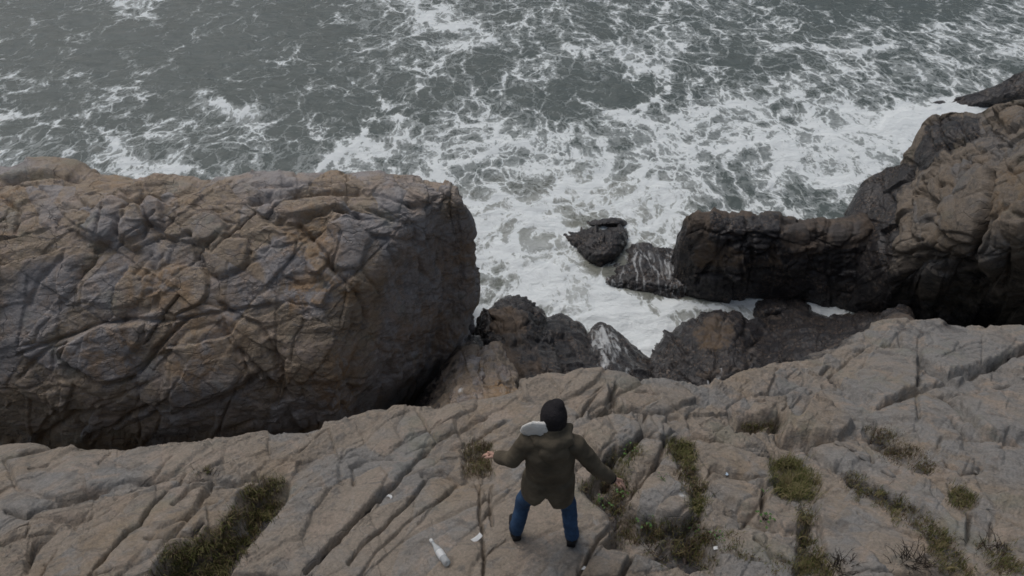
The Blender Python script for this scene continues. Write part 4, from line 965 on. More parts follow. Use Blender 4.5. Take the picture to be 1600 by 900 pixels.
cove_rock("sea_rock", "dark rock barely awash in the surf behind the cliff top", [
    [(1440, 170, -8.2), (1452, 160, -8.0), (1470, 157, -7.95), (1490, 162, -8.1)],
    [(1442, 175, -8.2), (1455, 168, -7.92), (1472, 166, -7.9), (1490, 170, -8.1)],
    [(1446, 180, -8.3), (1458, 176, -8.15), (1474, 175, -8.15), (1490, 178, -8.3)]], rnd=17, cell=.5, amp=.5, foam=.3)

# ------------------------------------------------------------------ the sea
def sea_material():
    t = NT("sea_water")
    P = t.pos()
    dens, soft, line, _ = t.attr("sea")
    flat = t.mapping(P, (1, 0.68, 0.0))
    w1 = t.vmath('SCALE', t.vmath('SUBTRACT', t.noise(flat, 0.30, 2, 0.5, 0, True), (.5, .5, .5)), None, 3.4)
    w2 = t.vmath('SCALE', t.vmath('SUBTRACT', t.noise(flat, 1.3, 3, 0.55, 0, True), (.5, .5, .5)), None, 1.0)
    Q = t.vmath('ADD', t.vmath('ADD', flat, w1), w2)
    Q2 = t.vmath('ADD', flat, t.vmath('SCALE', w1, None, 0.5))
    Q2 = t.vmath('ADD', Q2, t.vmath('SCALE', w2, None, 1.3))
    w3 = t.vmath('SCALE', t.vmath('SUBTRACT', t.noise(flat, 5.0, 2, 0.6, 0, True), (.5, .5, .5)), None, 0.22)
    Q3 = t.vmath('ADD', Q2, w3)
    e1 = t.voro(Q, 0.50, 'DISTANCE_TO_EDGE')
    e2 = t.voro(t.vmath('ADD', Q, w3), 1.35, 'DISTANCE_TO_EDGE')
    e3 = t.voro(Q3, 3.6, 'DISTANCE_TO_EDGE')
    e4 = t.voro(Q3, 9.0, 'DISTANCE_TO_EDGE')
    nb = t.noise(Q, 0.36, 4, 0.55)
    nm_ = t.noise(Q2, 1.5, 4, 0.6, 0.3)
    nf = t.noise(Q3, 6.5, 5, 0.7, 0.3)
    # each lace: bright on the cell rims, falling off towards the middles
    l1 = t.math('POWER', t.ramp(e1, 0.0, 0.30, 1, 0, False), 3.2)
    l2 = t.math('POWER', t.ramp(e2, 0.0, 0.34, 1, 0, False), 2.6)
    l3 = t.math('POWER', t.ramp(e3, 0.0, 0.40, 1, 0, False), 1.9)
    l4 = t.ramp(e4, 0.0, 0.40, 1, 0, False)
    pat = t.math('MULTIPLY', l1, 0.36)
    pat = t.math('MULTIPLY_ADD', l2, 0.40, pat)
    pat = t.math('MULTIPLY_ADD', l3, 0.26, pat)
    pat = t.math('MULTIPLY_ADD', l4, 0.10, pat)
    pat = t.math('MULTIPLY_ADD', t.math('SUBTRACT', nb, 0.5), 1.35, pat)
    pat = t.math('MULTIPLY_ADD', t.math('SUBTRACT', nm_, 0.5), 0.70, pat)
    pat = t.math('MULTIPLY_ADD', t.math('SUBTRACT', nf, 0.5), 0.36, pat)
    f = t.math('ADD', t.math('ADD', pat, t.math('MULTIPLY', dens, 1.15)), t.math('MULTIPLY', line, 0.50))
    thick = t.ramp(f, 0.86, 1.28)
    veil = t.math('MULTIPLY', t.ramp(f, 0.60, 1.06, 0, 0.34), t.ramp(dens, 0.12, 0.42, 0.35, 1))
    milk = t.ramp(t.math('ADD', dens, t.math('MULTIPLY', t.math('SUBTRACT', nm_, 0.5), 0.9)), 0.40, 0.90, 0, 0.50)
    cover = t.math('MAXIMUM', thick, t.math('MAXIMUM', veil, milk))
    water = t.mix(soft, (0.122, 0.146, 0.138), (0.235, 0.24, 0.205))
    water = t.mix(t.ramp(t.noise(flat, 0.16, 3), 0.35, 0.65, 0, 0.5), water, (0.100, 0.124, 0.118))
    c = t.mix(cover, water, (0.87, 0.915, 0.92))
    rough = t.ramp(cover, 0, 0.8, 0.22, 0.85, False)
    rip = t.mapping(P, (0.75, 1.25, 1))
    h1 = t.noise(rip, 1.3, 7, 0.62, 0.4)
    nm = t.bump(h1, 0.9, 0.24)
    return t.bsdf(c, rough, nm, 0.5, IOR=1.33)

mat_sea = sea_material()
ys = [8.0]
while ys[-1] < 64:
    ys.append(ys[-1] + 0.0062 * (ys[-1] ** 2 + 80) / 16.0)
while ys[-1] < 2500:
    ys.append(ys[-1] * 1.12)
ys = np.array(ys)
na = 520
tt = np.linspace(-1, 1, na)
ang = np.sign(tt) * (0.80 * np.abs(tt) + 0.9 * np.abs(tt) ** 7)      # widens beyond the frame
SX = ang[None, :] * (ys[:, None] + 10.5) * 1.05
SY = np.repeat(ys[:, None], na, 1)
SP_ = np.stack([SX, SY, np.full_like(SX, SEA)], -1).reshape(-1, 3).astype(F32)
pf = SP_ * np.array([1, 1, 0], F32)
far = sstep(400, 90, SP_[:, 1])
warp_ = np.stack([fbm(pf, .25, 3, 301), fbm(pf, .25, 3, 305), np.zeros(len(pf), F32)], 1)
sw = (pf + warp_ * 1.6) @ np.array([[.35, .1, 0], [.25, .95, 0], [0, 0, 0]], F32)
z = 0.20 * fbm(sw, .32, 4, 311, .55) + 0.17 * fbm(sw * np.array([.6, 1.3, 1], F32), .85, 3, 317, .5, True) + 0.06 * fbm(pf, 2.2, 4, 323, .6)
SP_[:, 2] += z * far - 0.03
u, v, _ = project(SP_)
wu_ = fbm(pf, .8, 4, 331, .6) * 45; wv_ = fbm(pf, .8, 4, 337, .6) * 28
uu, vv = u + wu_, v + wv_
dens = np.full(len(u), 0.06, F32)
for (pts, val, edge_) in [
    ([(-400, 90), (0, 90), (110, 110), (300, 110), (450, 130), (560, 80), (560, 300), (-400, 300)], .18, 45),
    ([(-100, 215), (280, 215), (560, 240), (560, 320), (-100, 320)], .36, 25),
    ([(150, -60), (250, -60), (245, 35), (185, 35)], .42, 16), ([(300, 145), (430, 165), (420, 200), (310, 185)], .42, 18),
    ([(520, -80), (700, -80), (1250, -60), (1260, 110), (1000, 130), (700, 200), (540, 120)], .28, 40),
    ([(620, -40), (680, -30), (780, 70), (700, 90), (640, 60)], .44, 20), ([(960, 60), (1080, 60), (1060, 120), (980, 110)], .50, 22),
    ([(500, 250), (640, 180), (820, 210), (780, 300), (600, 290)], .50, 25), ([(700, 200), (1000, 170), (1250, 120), (1400, 180), (1380, 280), (1330, 345), (1060, 330), (900, 310), (740, 290)], .52, 40),
    ([(1260, 60), (1500, 20), (1700, -80), (1700, 160), (1420, 190), (1260, 130)], .36, 35), ([(1180, 200), (1420, 170), (1470, 200), (1420, 260), (1330, 260), (1200, 250)], .68, 28),
    ([(1380, 170), (1640, 140), (1660, 215), (1380, 215)], 1.0, 12), ([(1100, 330), (1250, 290), (1345, 330), (1345, 350), (1100, 345)], .30, 14),
    ([(715, 300), (860, 300), (900, 360), (900, 440), (1000, 480), (1100, 500), (1030, 570), (900, 520), (780, 470), (715, 560)], .68, 20),
    ([(860, 280), (1060, 300), (1075, 400), (980, 390), (900, 330)], .66, 22), ([(760, 400), (860, 390), (960, 450), (1060, 500), (1060, 560), (950, 540), (880, 480), (800, 430)], .88, 14),
    ([(1060, 470), (1200, 470), (1230, 455), (1330, 480), (1320, 500), (1200, 520), (1100, 510)], .78, 8), ([(1190, 455), (1240, 450), (1330, 485), (1320, 500), (1240, 480)], 1.05, 5),
    ([(730, 430), (790, 410), (800, 450), (745, 480)], .42, 10), ([(720, 480), (745, 470), (750, 510), (725, 560)], .85, 6), ([(1020, 470), (1080, 460), (1090, 510), (1040, 500)], .55, 8)]:
    k = sstep(-edge_, edge_, poly_sd(uu, vv, pts))
    dens = dens * (1 - k) + val * k
soft = sstep(-30, 30, poly_sd(uu, vv, [(730, 300), (900, 270), (1080, 290), (1080, 350), (1075, 460), (1240, 460), (1200, 520), (1030, 570), (720, 560)]))
line = np.zeros(len(u), F32)
wl_u = u + fbm(pf, 1.6, 4, 341, .6) * 16; wl_v = v + fbm(pf, 1.6, 4, 347, .6) * 12
for (pts, wpx, val) in [
    ([(645, -10), (655, 20), (690, 45), (720, 40)], 6, .9), ([(650, 90), (655, 140), (640, 160), (600, 165), (585, 150)], 4, 1.), ([(640, 165), (625, 185), (580, 190), (565, 220), (510, 250), (500, 262)], 5, 1.),
    ([(775, 205), (770, 235), (740, 250), (690, 255)], 4, .8), ([(960, 85), (1000, 108), (1035, 112), (1045, 135), (1045, 145), (1010, 165), (960, 175)], 4, 1.), ([(1020, 40), (1040, 10), (1045, -10)], 4, .6),
    ([(870, 40), (880, 70), (950, 100)], 4, .6), ([(690, 75), (740, 70), (775, 62)], 6, .8), ([(1210, 75), (1260, 70), (1330, 85), (1400, 70)], 6, .7), ([(160, 205), (190, 230), (200, 255), (230, 262)], 5, .8),
    ([(0, 185), (30, 180), (90, 190)], 5, .7), ([(0, 120), (40, 125), (80, 130)], 5, .6), ([(340, 155), (370, 172), (410, 180)], 6, .7), ([(230, 265), (300, 262), (330, 280)], 6, .9),
    ([(900, 150), (960, 180), (1040, 200), (1120, 205)], 5, .5), ([(1050, 190), (1150, 160), (1240, 150), (1320, 110)], 6, .5), ([(880, 375), (905, 357), (975, 352)], 3, .9), ([(985, 470), (1060, 478), (1130, 482)], 6, .9),
    ([(1100, 330), (1200, 332), (1335, 345)], 4, .6), ([(730, 470), (760, 440), (800, 420)], 5, .7), ([(900, 240), (1000, 255), (1100, 260)], 5, .5), ([(560, 60), (580, 85), (600, 80), (625, 100)], 4, .5)]:
    d = seg_dist(wl_u, wl_v, pts)
    line = np.maximum(line, val * np.exp(-(d / wpx) ** 2))
SP_[:, 2] += 0.10 * sstep(.5, 1.0, dens) * fbm(pf, 1.3, 4, 351, .6) + 0.04 * line
SP_[:, 2] += 0.12 * sstep(.8, 1.05, dens)
idx = np.arange(len(ys) * na).reshape(len(ys), na)
SQ = np.stack([idx[:-1, :-1], idx[:-1, 1:], idx[1:, 1:], idx[1:, :-1]], -1).reshape(-1, 4)
sea = mesh_np("sea", SP_, SQ, mat_sea, None, None, True, {"sea": np.stack([dens, soft, line, np.ones_like(line)], 1)})
tag(sea, kind="structure")
print("SEA verts", len(SP_), "LEDGE", len(R_ledge['P']), "HEAD", len(R_head['P']), "EAST", len(R_east['P']))

# ------------------------------------------------------------------ finding the ledge under a pixel of the photograph
_nr, _nc = R_ledge['shape']
_G2 = R_ledge['P'].reshape(_nr, _nc, 3)[::2, ::2]
_r, _c = _G2.shape[:2]
_i = np.arange(_r * _c).reshape(_r, _c)
_bvh = BVHTree.FromPolygons(_G2.reshape(-1, 3).tolist(), np.stack([_i[:-1, :-1], _i[:-1, 1:], _i[1:, 1:], _i[1:, :-1]], -1).reshape(-1, 4).tolist())
_CAM = Vector((0, 0, H))

def on_ledge(px, py):
    loc, nor, _, _ = _bvh.ray_cast(_CAM, Vector(ray(px, py)).normalized())
    if nor is not None and nor.z < 0: nor = -nor
    return loc, nor

# ------------------------------------------------------------------ the person
def fabric(name, color, rough=0.9, weave=90.0, var=0.35, bump=0.25):
    t = NT(name)
    P = t.pos()
    n = t.noise(P, 6.0, 5, 0.6)
    c = t.vmath('SCALE', tuple(color), None, t.ramp(n, 0.3, 0.7, 1 - var, 1 + var, False))
    h = t.math('ADD', t.noise(P, weave, 3, 0.6), t.math('MULTIPLY', t.noise(P, 12.0, 5, 0.6), 1.6))
    return t.bsdf(c, rough, t.bump(h, bump, 0.012), 0.25)
mat_coat = fabric("olive_cloth", (0.105, 0.088, 0.064))
mat_jeans = fabric("blue_denim", (0.036, 0.076, 0.150), var=0.5)
mat_knit = fabric("dark_knit", (0.020, 0.018, 0.020), weave=60, bump=0.5)
mat_lining = fabric("pale_fleece", (0.80, 0.78, 0.74), weave=40, var=0.08)
mat_shoe = fabric("dark_leather", (0.014, 0.014, 0.016), 0.6)
mat_skin = fabric("skin", (0.50, 0.31, 0.24), 0.55, 40, 0.08, 0.1)

def add_tube(bm, pts, rad, n=14):
    """a closed, tapering tube; rad may hold numbers or (across, along) pairs"""
    pts = [Vector(p) for p in pts]
    ring0 = None
    rings = []
    for i, p in enumerate(pts):
        d = (pts[min(i + 1, len(pts) - 1)] - pts[max(i - 1, 0)]).normalized()
        ref = Vector((0, 1, 0)) if abs(d.y) < 0.9 else Vector((0, 0, 1))
        a = ref.cross(d).normalized(); b = d.cross(a)
        r = rad[i] if isinstance(rad[i], tuple) else (rad[i], rad[i])
        rings.append([bm.verts.new(p + a * r[0] * math.cos(k * 2 * math.pi / n) + b * r[1] * math.sin(k * 2 * math.pi / n)) for k in range(n)])
    for A, B in zip(rings[:-1], rings[1:]):
        for k in range(n):
            bm.faces.new((A[k], A[(k + 1) % n], B[(k + 1) % n], B[k]))
    bm.faces.new(rings[0][::-1]); bm.faces.new(rings[-1])

def add_ball(bm, c, r, rot=None):
    res = bmesh.ops.create_icosphere(bm, subdivisions=3, radius=1.0)
    for v in res['verts']:
        q = Vector((v.co.x * r[0], v.co.y * r[1], v.co.z * r[2]))
        if rot is not None: q.rotate(rot)
        v.co = q + Vector(c)

def melt(name, bm, mat, parent, voxel, smooth=4, wrinkle=0.0, wfreq=9.0, seed=0):
    """fuse overlapping closed shapes into one continuous skin"""
    bmesh.ops.recalc_face_normals(bm, faces=bm.faces)
    me = bpy.data.meshes.new(name); bm.to_mesh(me); bm.free()
    o = bpy.data.objects.new(name, me); col.objects.link(o)
    m = o.modifiers.new("remesh", 'REMESH'); m.mode = 'VOXEL'; m.voxel_size = voxel
    s = o.modifiers.new("smooth", 'SMOOTH'); s.factor = 0.6; s.iterations = smooth
    dg = bpy.context.evaluated_depsgraph_get()
    me2 = bpy.data.meshes.new_from_object(o.evaluated_get(dg))
    o.modifiers.clear(); o.data = me2
    bpy.data.meshes.remove(me)
    me2.name = name
    n = len(me2.vertices)
    V = np.empty(n * 3, F32); me2.vertices.foreach_get("co", V); V = V.reshape(-1, 3)
    if wrinkle:
        N = np.empty(n * 3, F32); me2.vertices.foreach_get("normal", N); N = N.reshape(-1, 3)
        V = V + N * (wrinkle * fbm(V * np.array([1, 1, 1.8], F32), wfreq, 3, 700 + seed, .5, True))[:, None]
        me2.vertices.foreach_set("co", V.ravel())
    me2.polygons.foreach_set("use_smooth", np.ones(len(me2.polygons), bool))
    me2.materials.clear(); me2.materials.append(mat)
    me2.update()
    o.parent = parent
    return o

fl, fr = on_ledge(806, 836)[0], on_ledge(893, 845)[0]
base = (fl + fr) / 2
man = empty("person", base)
tag(man, "person from behind in olive coat, dark beanie and blue jeans, arms held out", "person")
X0, Y0, Z0 = base
man.scale = (1, 1, .95)
def B(x, y, z): return (x, y, z)
fL = (fl.x - X0, fl.y - Y0, fl.z - Z0); fR = (fr.x - X0, fr.y - Y0, fr.z - Z0)
cx = 0.02
# arms: shoulder, elbow, wrist
aL = [(cx - .180, .04, 1.42), (cx - .30, .02, 1.19), (cx - .43, .15, 1.05)]
aR = [(cx + .190, .02, 1.41), (cx + .355, -.01, 1.14), (cx + .515, .02, .92)]
hd = (cx + .015, .11, 1.635)

def hand(bm, wrist, d, side, up):
    """palm, four bent fingers of different lengths and a thumb from the side of the palm"""
    d = Vector(d).normalized(); up = Vector(up)
    s = d.cross(up).normalized() * side; up = s.cross(d).normalized() * side
    w = Vector(wrist)
    add_tube(bm, [w - d * .03, w + d * .01, w + d * .05, w + d * .088], [(.026, .022), (.030, .019), (.040, .016), (.038, .013)], 12)
    for k, L in enumerate((.062, .074, .069, .053)):
        o = s * ((k - 1.5) * -.0205)
        b0 = w + d * .080 + o
        b1 = b0 + d * L * .45 + o * .18 - up * .006
        b2 = b1 + d * L * .32 - up * .014
        b3 = b2 + d * L * .22 - up * .018
        add_tube(bm, [b0 - d * .015, b0, b1, b2, b3], [.0095, .0092, .0086, .0078, .0058], 8)
    t0 = w + d * .030 + s * .030
    add_tube(bm, [t0 - d * .012 - s * .012, t0, t0 + d * .028 + s * .022 - up * .004, t0 + d * .052 + s * .030 - up * .010], [.014, .0125, .0105, .0075], 8)

bm = bmesh.new()
add_ball(bm, hd, (.076, .096, .115)); add_ball(bm, (hd[0], hd[1] + .040, hd[2] - .055), (.055, .058, .062))
add_ball(bm, (hd[0], hd[1] + .100, hd[2] - .015), (.013, .018, .024))                           # nose
for s in (-1, 1):
    add_ball(bm, (hd[0] + s * .078, hd[1] - .005, hd[2] - .012), (.010, .020, .032))             # ears
    add_ball(bm, (hd[0] + s * .032, hd[1] + .083, hd[2] + .012), (.014, .010, .009))             # eyes
add_ball(bm, (hd[0], hd[1] + .088, hd[2] - .062), (.024, .010, .008))                           # mouth
add_tube(bm, [(cx, .05, 1.36), (cx, .06, 1.46), (hd[0], hd[1] - .01, hd[2] - .05)], [.070, .056, .056], 14)
add_tube(bm, [(cx, .04, .90), (cx, .04, 1.10), (cx, .03, 1.30), (cx, .04, 1.42)], [(.13, .09), (.13, .09), (.16, .10), (.12, .07)], 16)
for a in (aL, aR):
    add_tube(bm, [(cx, .04, 1.38)] + a, [.06, .045, .036, .026], 12)
hand(bm, aL[2], (-.55, .45, -.28), -1, (0.1, .3, 1))
hand(bm, aR[2], (.62, -.05, -.34), 1, (0.2, .3, 1))
for s, f in ((-1, fL), (1, fR)):
    add_tube(bm, [(cx + s * .09, .04, .95), ((cx + s * .09 + f[0]) / 2 + s * .02, f[1] * .5 + .06, .50), (f[0], f[1] + .00, f[2] + .10), (f[0], f[1], f[2] + .05)], [.075, .052, .040, .04], 12)
melt("body", bm, mat_skin, man, .0055, 3)

bm = bmesh.new()                                                                              # jeans
add_tube(bm, [(cx, .03, .98), (cx, .03, .86), (cx, .03, .80)], [(.16, .115), (.165, .12), (.12, .10)], 18)
for s, f in ((-1, fL), (1, fR)):
    k = ((cx + s * .10 + f[0]) / 2 + s * .02, f[1] * .5 + .07, .48)
    add_tube(bm, [(cx + s * .085, .03, .92), (cx + s * .11, .04, .74), k, ((k[0] + f[0]) / 2, f[1] * .8 + .02, .27), (f[0], f[1], f[2] + .095)], [(.088, .096), (.084, .092), (.066, .073), (.060, .066), (.060, .068)], 16)
melt("jeans", bm, mat_jeans, man, .010, 4, .009, 8.0, 1)

bm = bmesh.new()                                                                              # coat
add_tube(bm, [(cx, .035, .86), (cx, .03, 1.02), (cx, .02, 1.18), (cx, .02, 1.32), (cx, .035, 1.42), (cx, .05, 1.49)],
         [(.200, .150), (.188, .138), (.190, .140), (.195, .135), (.165, .110), (.090, .082)], 22)
add_tube(bm, [(cx - .075, .03, .98), (cx - .085, .025, .84), (cx - .095, .015, .735)], [(.128, .145), (.135, .155), (.128, .150)], 18)
add_tube(bm, [(cx + .075, .03, .98), (cx + .080, .025, .82), (cx + .085, .010, .690)], [(.128, .145), (.132, .155), (.122, .150)], 18)
add_tube(bm, [(cx - .10, .035, 1.40)] + aL[:2] + [tuple(Vector(aL[1]).lerp(Vector(aL[2]), .93))], [.085, .074, .062, .048], 16)
add_tube(bm, [(cx + .10, .030, 1.40)] + aR[:2] + [tuple(Vector(aR[1]).lerp(Vector(aR[2]), .93))], [.085, .074, .062, .048], 16)
coat = melt("coat", bm, mat_coat, man, .011, 6, .012, 5.5, 2)
for v_ in coat.data.vertices:                                                                 # the vent at the back of the hem
    q_ = v_.co
    if q_.y < .02 and q_.z < .90 and abs(q_.x - cx + .035) < .075:
        k_ = 1 - abs(q_.x - cx + .035) / .075
        q_.z += k_ * .13 * max(0, (.90 - q_.z) / .2)
coat.data.update()
bm = bmesh.new()                                                                              # the hood lying on the shoulders
add_tube(bm, [(cx - .155, .08, 1.485), (cx - .10, -.02, 1.490), (cx + .02, -.060, 1.490), (cx + .12, -.01, 1.515), (cx + .135, .10, 1.53)], [(.030, .03), (.045, .045), (.062, .060), (.058, .060), (.040, .05)], 14)
add_tube(bm, [(cx + .02, .02, 1.44), (cx + .02, .05, 1.52), (cx + .02, .075, 1.575)], [(.125, .105), (.108, .100), (.098, .095)], 20)
add_ball(bm, (cx + .02, -.075, 1.41), (.115, .055, .10))
melt("hood", bm, mat_coat, man, .010, 4, .010, 10.0, 3)
bm = bmesh.new()
add_tube(bm, [(cx - .200, .075, 1.465), (cx - .155, .050, 1.512), (cx - .090, .030, 1.560), (cx - .02, .02, 1.585)], [(.055, .016), (.110, .022), (.130, .026), (.10, .026)], 14)
lin = melt("hood_lining", bm, mat_lining, man, .006, 4, .005, 26.0, 4)
lin["label"] = "white fleece lining of the hood turned out over the left shoulder"
bm = bmesh.new()                                                                              # beanie
add_ball(bm, (hd[0], hd[1] - .008, hd[2] + .035), (.100, .116, .112)); add_ball(bm, (hd[0] + .022, hd[1] + .012, hd[2] + .115), (.058, .062, .050))
add_tube(bm, [(hd[0], hd[1] - .012, hd[2] - .045), (hd[0], hd[1] - .010, hd[2] + .02)], [(.100, .112), (.104, .119)], 20)
melt("beanie", bm, mat_knit, man, .008, 3, .004, 30.0, 5)
for s, f in ((-1, fL), (1, fR)):
    bm = bmesh.new()
    yaw = s * .16
    dx, dy = math.sin(yaw), math.cos(yaw)
    add_tube(bm, [(f[0] - dx * .075, f[1] - dy * .075, f[2] + .045), (f[0], f[1], f[2] + .05), (f[0] + dx * .10, f[1] + dy * .10, f[2] + .04), (f[0] + dx * .19, f[1] + dy * .19, f[2] + .028)],
             [(.040, .046), (.046, .056), (.050, .044), (.032, .026)], 14)
    add_tube(bm, [(f[0], f[1] - .005, f[2] + .03), (f[0], f[1] - .005, f[2] + .11)], [(.052, .058), (.052, .056)], 14)
    melt("shoe", bm, mat_shoe, man, .008, 2)
bm = bmesh.new()
w_ = Vector(aR[1]).lerp(Vector(aR[2]), .90); w2_ = Vector(aR[1]).lerp(Vector(aR[2]), 1.0)
add_tube(bm, [w_, w2_], [.050, .047], 14)
melt("cuff", bm, mat_knit, man, .008, 2)

# ------------------------------------------------------------------ grass, weeds and dry scrub in the joints of the ledge
def grass_material():
    t = NT("grass")
    r, g, b, a = t.attr("col")
    c = t.mix(t.ramp(r, .0, .5, 0, 1, False), (0.050, 0.072, 0.020), (0.118, 0.130, 0.040))
    c = t.mix(t.ramp(r, .5, 1.0, 0, 1, False), c, (0.28, 0.225, 0.12))
    c = t.mix(g, c, (0.115, 0.080, 0.050))
    return t.bsdf(c, 0.7, None, 0.2)
mat_grass = grass_material()
def leaf_material():
    t = NT("weed_leaf")
    n = t.noise(t.pos(), 18.0, 3)
    return t.bsdf(t.mix(n, (0.045, 0.115, 0.028), (0.10, 0.19, 0.04)), 0.5, None, 0.35)
mat_leaf = leaf_material()
mat_twig = fabric("dry_twig", (0.035, 0.027, 0.022))

def grass_patch(label, poly, n, hgt=(.06, .16), brown=0.2, seed=0, clump=0.5):
    rg = random.Random(900 + seed)
    xs = [p[0] for p in poly]; ys = [p[1] for p in poly]
    pa = np.array(poly, float)
    V, Fq, C = [], [], []
    centres = []
    tries = 0
    while len(V) < n * 6 and tries < n * 30:
        tries += 1
        if centres and rg.random() < clump:
            c = rg.choice(centres)
            x, y = c[0] + rg.gauss(0, 5), c[1] + rg.gauss(0, 4)
        else:
            x, y = rg.uniform(min(xs), max(xs)), rg.uniform(min(ys), max(ys))
            if not inside(np.array([x + rg.gauss(0, 5)]), np.array([y + rg.gauss(0, 4)]), poly)[0]: continue
            if math.sin(x * .11 + seed) + math.sin(y * .17 + x * .05 + seed * 2) < rg.uniform(-2.6, .4): continue
            if rg.random() < .35: centres.append((x, y, rg.uniform(0, 6.28), rg.random()))
            c = (x, y, rg.uniform(0, 6.28), rg.random())
        p, nr_ = on_ledge(x, y)
        if p is None: continue
        L = .78 * rg.uniform(*hgt) * (0.7 + 0.6 * c[3])
        az = c[2] + rg.gauss(0, .9)
        lean = rg.uniform(.15, 1.0)
        d = Vector((math.cos(az), math.sin(az), 0))
        w = Vector((-d.y, d.x, 0)) * rg.uniform(.0014, .0032)
        p = p - Vector((0, 0, .012))
        q1 = p + Vector((0, 0, L * .55)) + d * L * .22 * lean
        q2 = p + Vector((0, 0, L * (.92 - .45 * lean))) + d * L * .75 * lean
        k = len(V)
        V += [p - w, p + w, q1 - w * .8, q1 + w * .8, q2 - w * .15, q2 + w * .15]
        Fq += [(k, k + 1, k + 3, k + 2), (k + 2, k + 3, k + 5, k + 4)]
        cc = min(1, max(0, c[3] * .5 + rg.random() * .6)), (1.0 if rg.random() < brown * .75 else 0.0)
        C += [(cc[0], cc[1], 0, 1)] * 6
    if not V: return
    o0 = on_ledge(float(pa[:, 0].mean()), float(pa[:, 1].mean()))[0]
    o = mesh_np("grass_patch", np.array([tuple(v) for v in V]), np.array(Fq), mat_grass, None, tuple(o0), True, {"col": np.array(C)})
    tag(o, label, "grass patch", "grass growing in the joints of the ledge", "stuff")

grass_patch("long dark green grass filling the gully between the two ribs of the ledge at its lower left", GULLY, 5200, (.07, .17), .40, 1)
grass_patch("brown and green grass pit right behind the person's right leg", PIT, 3600, (.05, .13), .62, 2)
grass_patch("tallest olive tussock in the joint below the split block right of centre", [(1205, 722), (1245, 716), (1278, 760), (1270, 785), (1235, 782), (1205, 770)], 2600, (.10, .22), .08, 3, .7)
grass_patch("straw and green grass trailing down the joint to the lower edge, under the tallest tussock", [(1250, 785), (1268, 800), (1262, 835), (1285, 872), (1300, 905), (1242, 905), (1252, 850)], 1900, (.06, .15), .40, 4)
grass_patch("long diagonal strip of low grass between two pale slabs at lower right", DIAG, 3000, (.05, .12), .45, 5)
grass_patch("flat brown dead grass hollow above the diagonal strip of low grass", BROWN, 2200, (.04, .09), .92, 6)
grass_patch("small dark green tuft alone on the far right of the ledge", TUFTP, 700, (.07, .15), .25, 7)
grass_patch("narrow olive grass tuft drooping over the rounded block right of the person", [(1042, 690), (1062, 686), (1082, 705), (1080, 735), (1062, 725), (1050, 705)], 1100, (.08, .18), .15, 8)
grass_patch("brown-green grass stripe under the drooping olive tuft", [(1062, 728), (1085, 735), (1105, 765), (1098, 785), (1075, 770), (1060, 745)], 900, (.05, .12), .65, 9)
grass_patch("short green tuft between two rounded blocks below the brown-green stripe", [(1078, 778), (1100, 775), (1102, 800), (1085, 812)], 550, (.07, .14), .12, 10)
grass_patch("brown grass hollow with a green tip beside the person's left hand", [(724, 702), (745, 690), (765, 695), (768, 740), (728, 748)], 1300, (.06, .13), .75, 11)
grass_patch("dry yellow grass line under the pale block at the right of the ledge crest", [(1158, 664), (1214, 662), (1214, 674), (1165, 677)], 600, (.06, .11), .6, 12)
grass_patch("thin green grass in the crack left of the rounded blocks beside the coat", [(962, 735), (985, 702), (1004, 690), (1000, 708), (978, 735), (966, 760)], 700, (.05, .12), .15, 13)
grass_patch("mixed grass band along the lower edge of the ledge right of the pit", [(1060, 820), (1110, 812), (1180, 850), (1240, 885), (1230, 900), (1150, 870), (1070, 845)], 900, (.05, .11), .5, 14)
grass_patch("few dry stalks in a crack of the left ledge near its crest", [(302, 736), (326, 730), (328, 742), (305, 744)], 60, (.08, .16), .6, 15)
grass_patch("straggling grass at the lower right corner between dark scrub and slab", [(1520, 850), (1560, 845), (1600, 895), (1560, 905)], 700, (.06, .13), .5, 16)

def weed(label, px, py, n, size, seed):
    rg = random.Random(seed)
    p, nr_ = on_ledge(px, py)
    root = empty("leafy_weed", p)
    tag(root, label, "weed", "leafy weeds in the joints")
    bmS = bmesh.new()
    V, Fq = [], []
    for k in range(n):
        az = rg.uniform(0, 6.28); L = size * rg.uniform(.3, 1.0)
        tip = Vector((math.cos(az) * L * .9, math.sin(az) * L * .9, size * rg.uniform(.25, .9)))
        add_tube(bmS, [(0, 0, -.02), tip * .5 + Vector((0, 0, .01)), tip], [.0022, .0018, .0012], 4)
        d = Vector((math.cos(az), math.sin(az), rg.uniform(-.3, .3))).normalized()
        s = Vector((-d.y, d.x, 0)).normalized() * size * rg.uniform(.11, .17)
        l = size * rg.uniform(.28, .45)
        up = Vector((0, 0, size * .06))
        i = len(V)
        V += [tip, tip + d * l * .45 + s + up, tip + d * l, tip + d * l * .45 - s + up, tip + d * l * .5]
        Fq += [(i, i + 4, i + 1, i + 1), (i + 1, i + 4, i + 2, i + 2), (i, i + 3, i + 4, i + 4), (i + 4, i + 3, i + 2, i + 2)]
    me = bpy.data.meshes.new("stem"); bmS.to_mesh(me); bmS.free(); me.materials.append(mat_twig)
    so = bpy.data.objects.new("stem", me); col.objects.link(so); so.parent = root
    F3 = [f[:3] for f in Fq]
    for k in range(n):
        v = [tuple(x) for x in V[k * 5:k * 5 + 5]]
        mesh_np("leaf", np.array(v), np.array([[a - k * 5 for a in f] for f in F3[k * 4:k * 4 + 4]]), mat_leaf, root)
weed("small bright green weed in the grass pit below the person's right hand", 1008, 816, 14, .085, 1)
weed("yellowish green weed beside the person's right knee, at the edge of the slab", 944, 788, 12, .08, 2)
weed("green weed just below the person's outstretched right hand", 974, 768, 12, .08, 3)
weed("light green weed in the joint under the tallest tussock", 1194, 812, 16, .09, 4)
weed("green weed climbing the crack beside the coat's right sleeve", 982, 708, 12, .09, 5)
weed("tiny weed at the head of the pale pentagonal block", 1035, 748, 9, .05, 6)
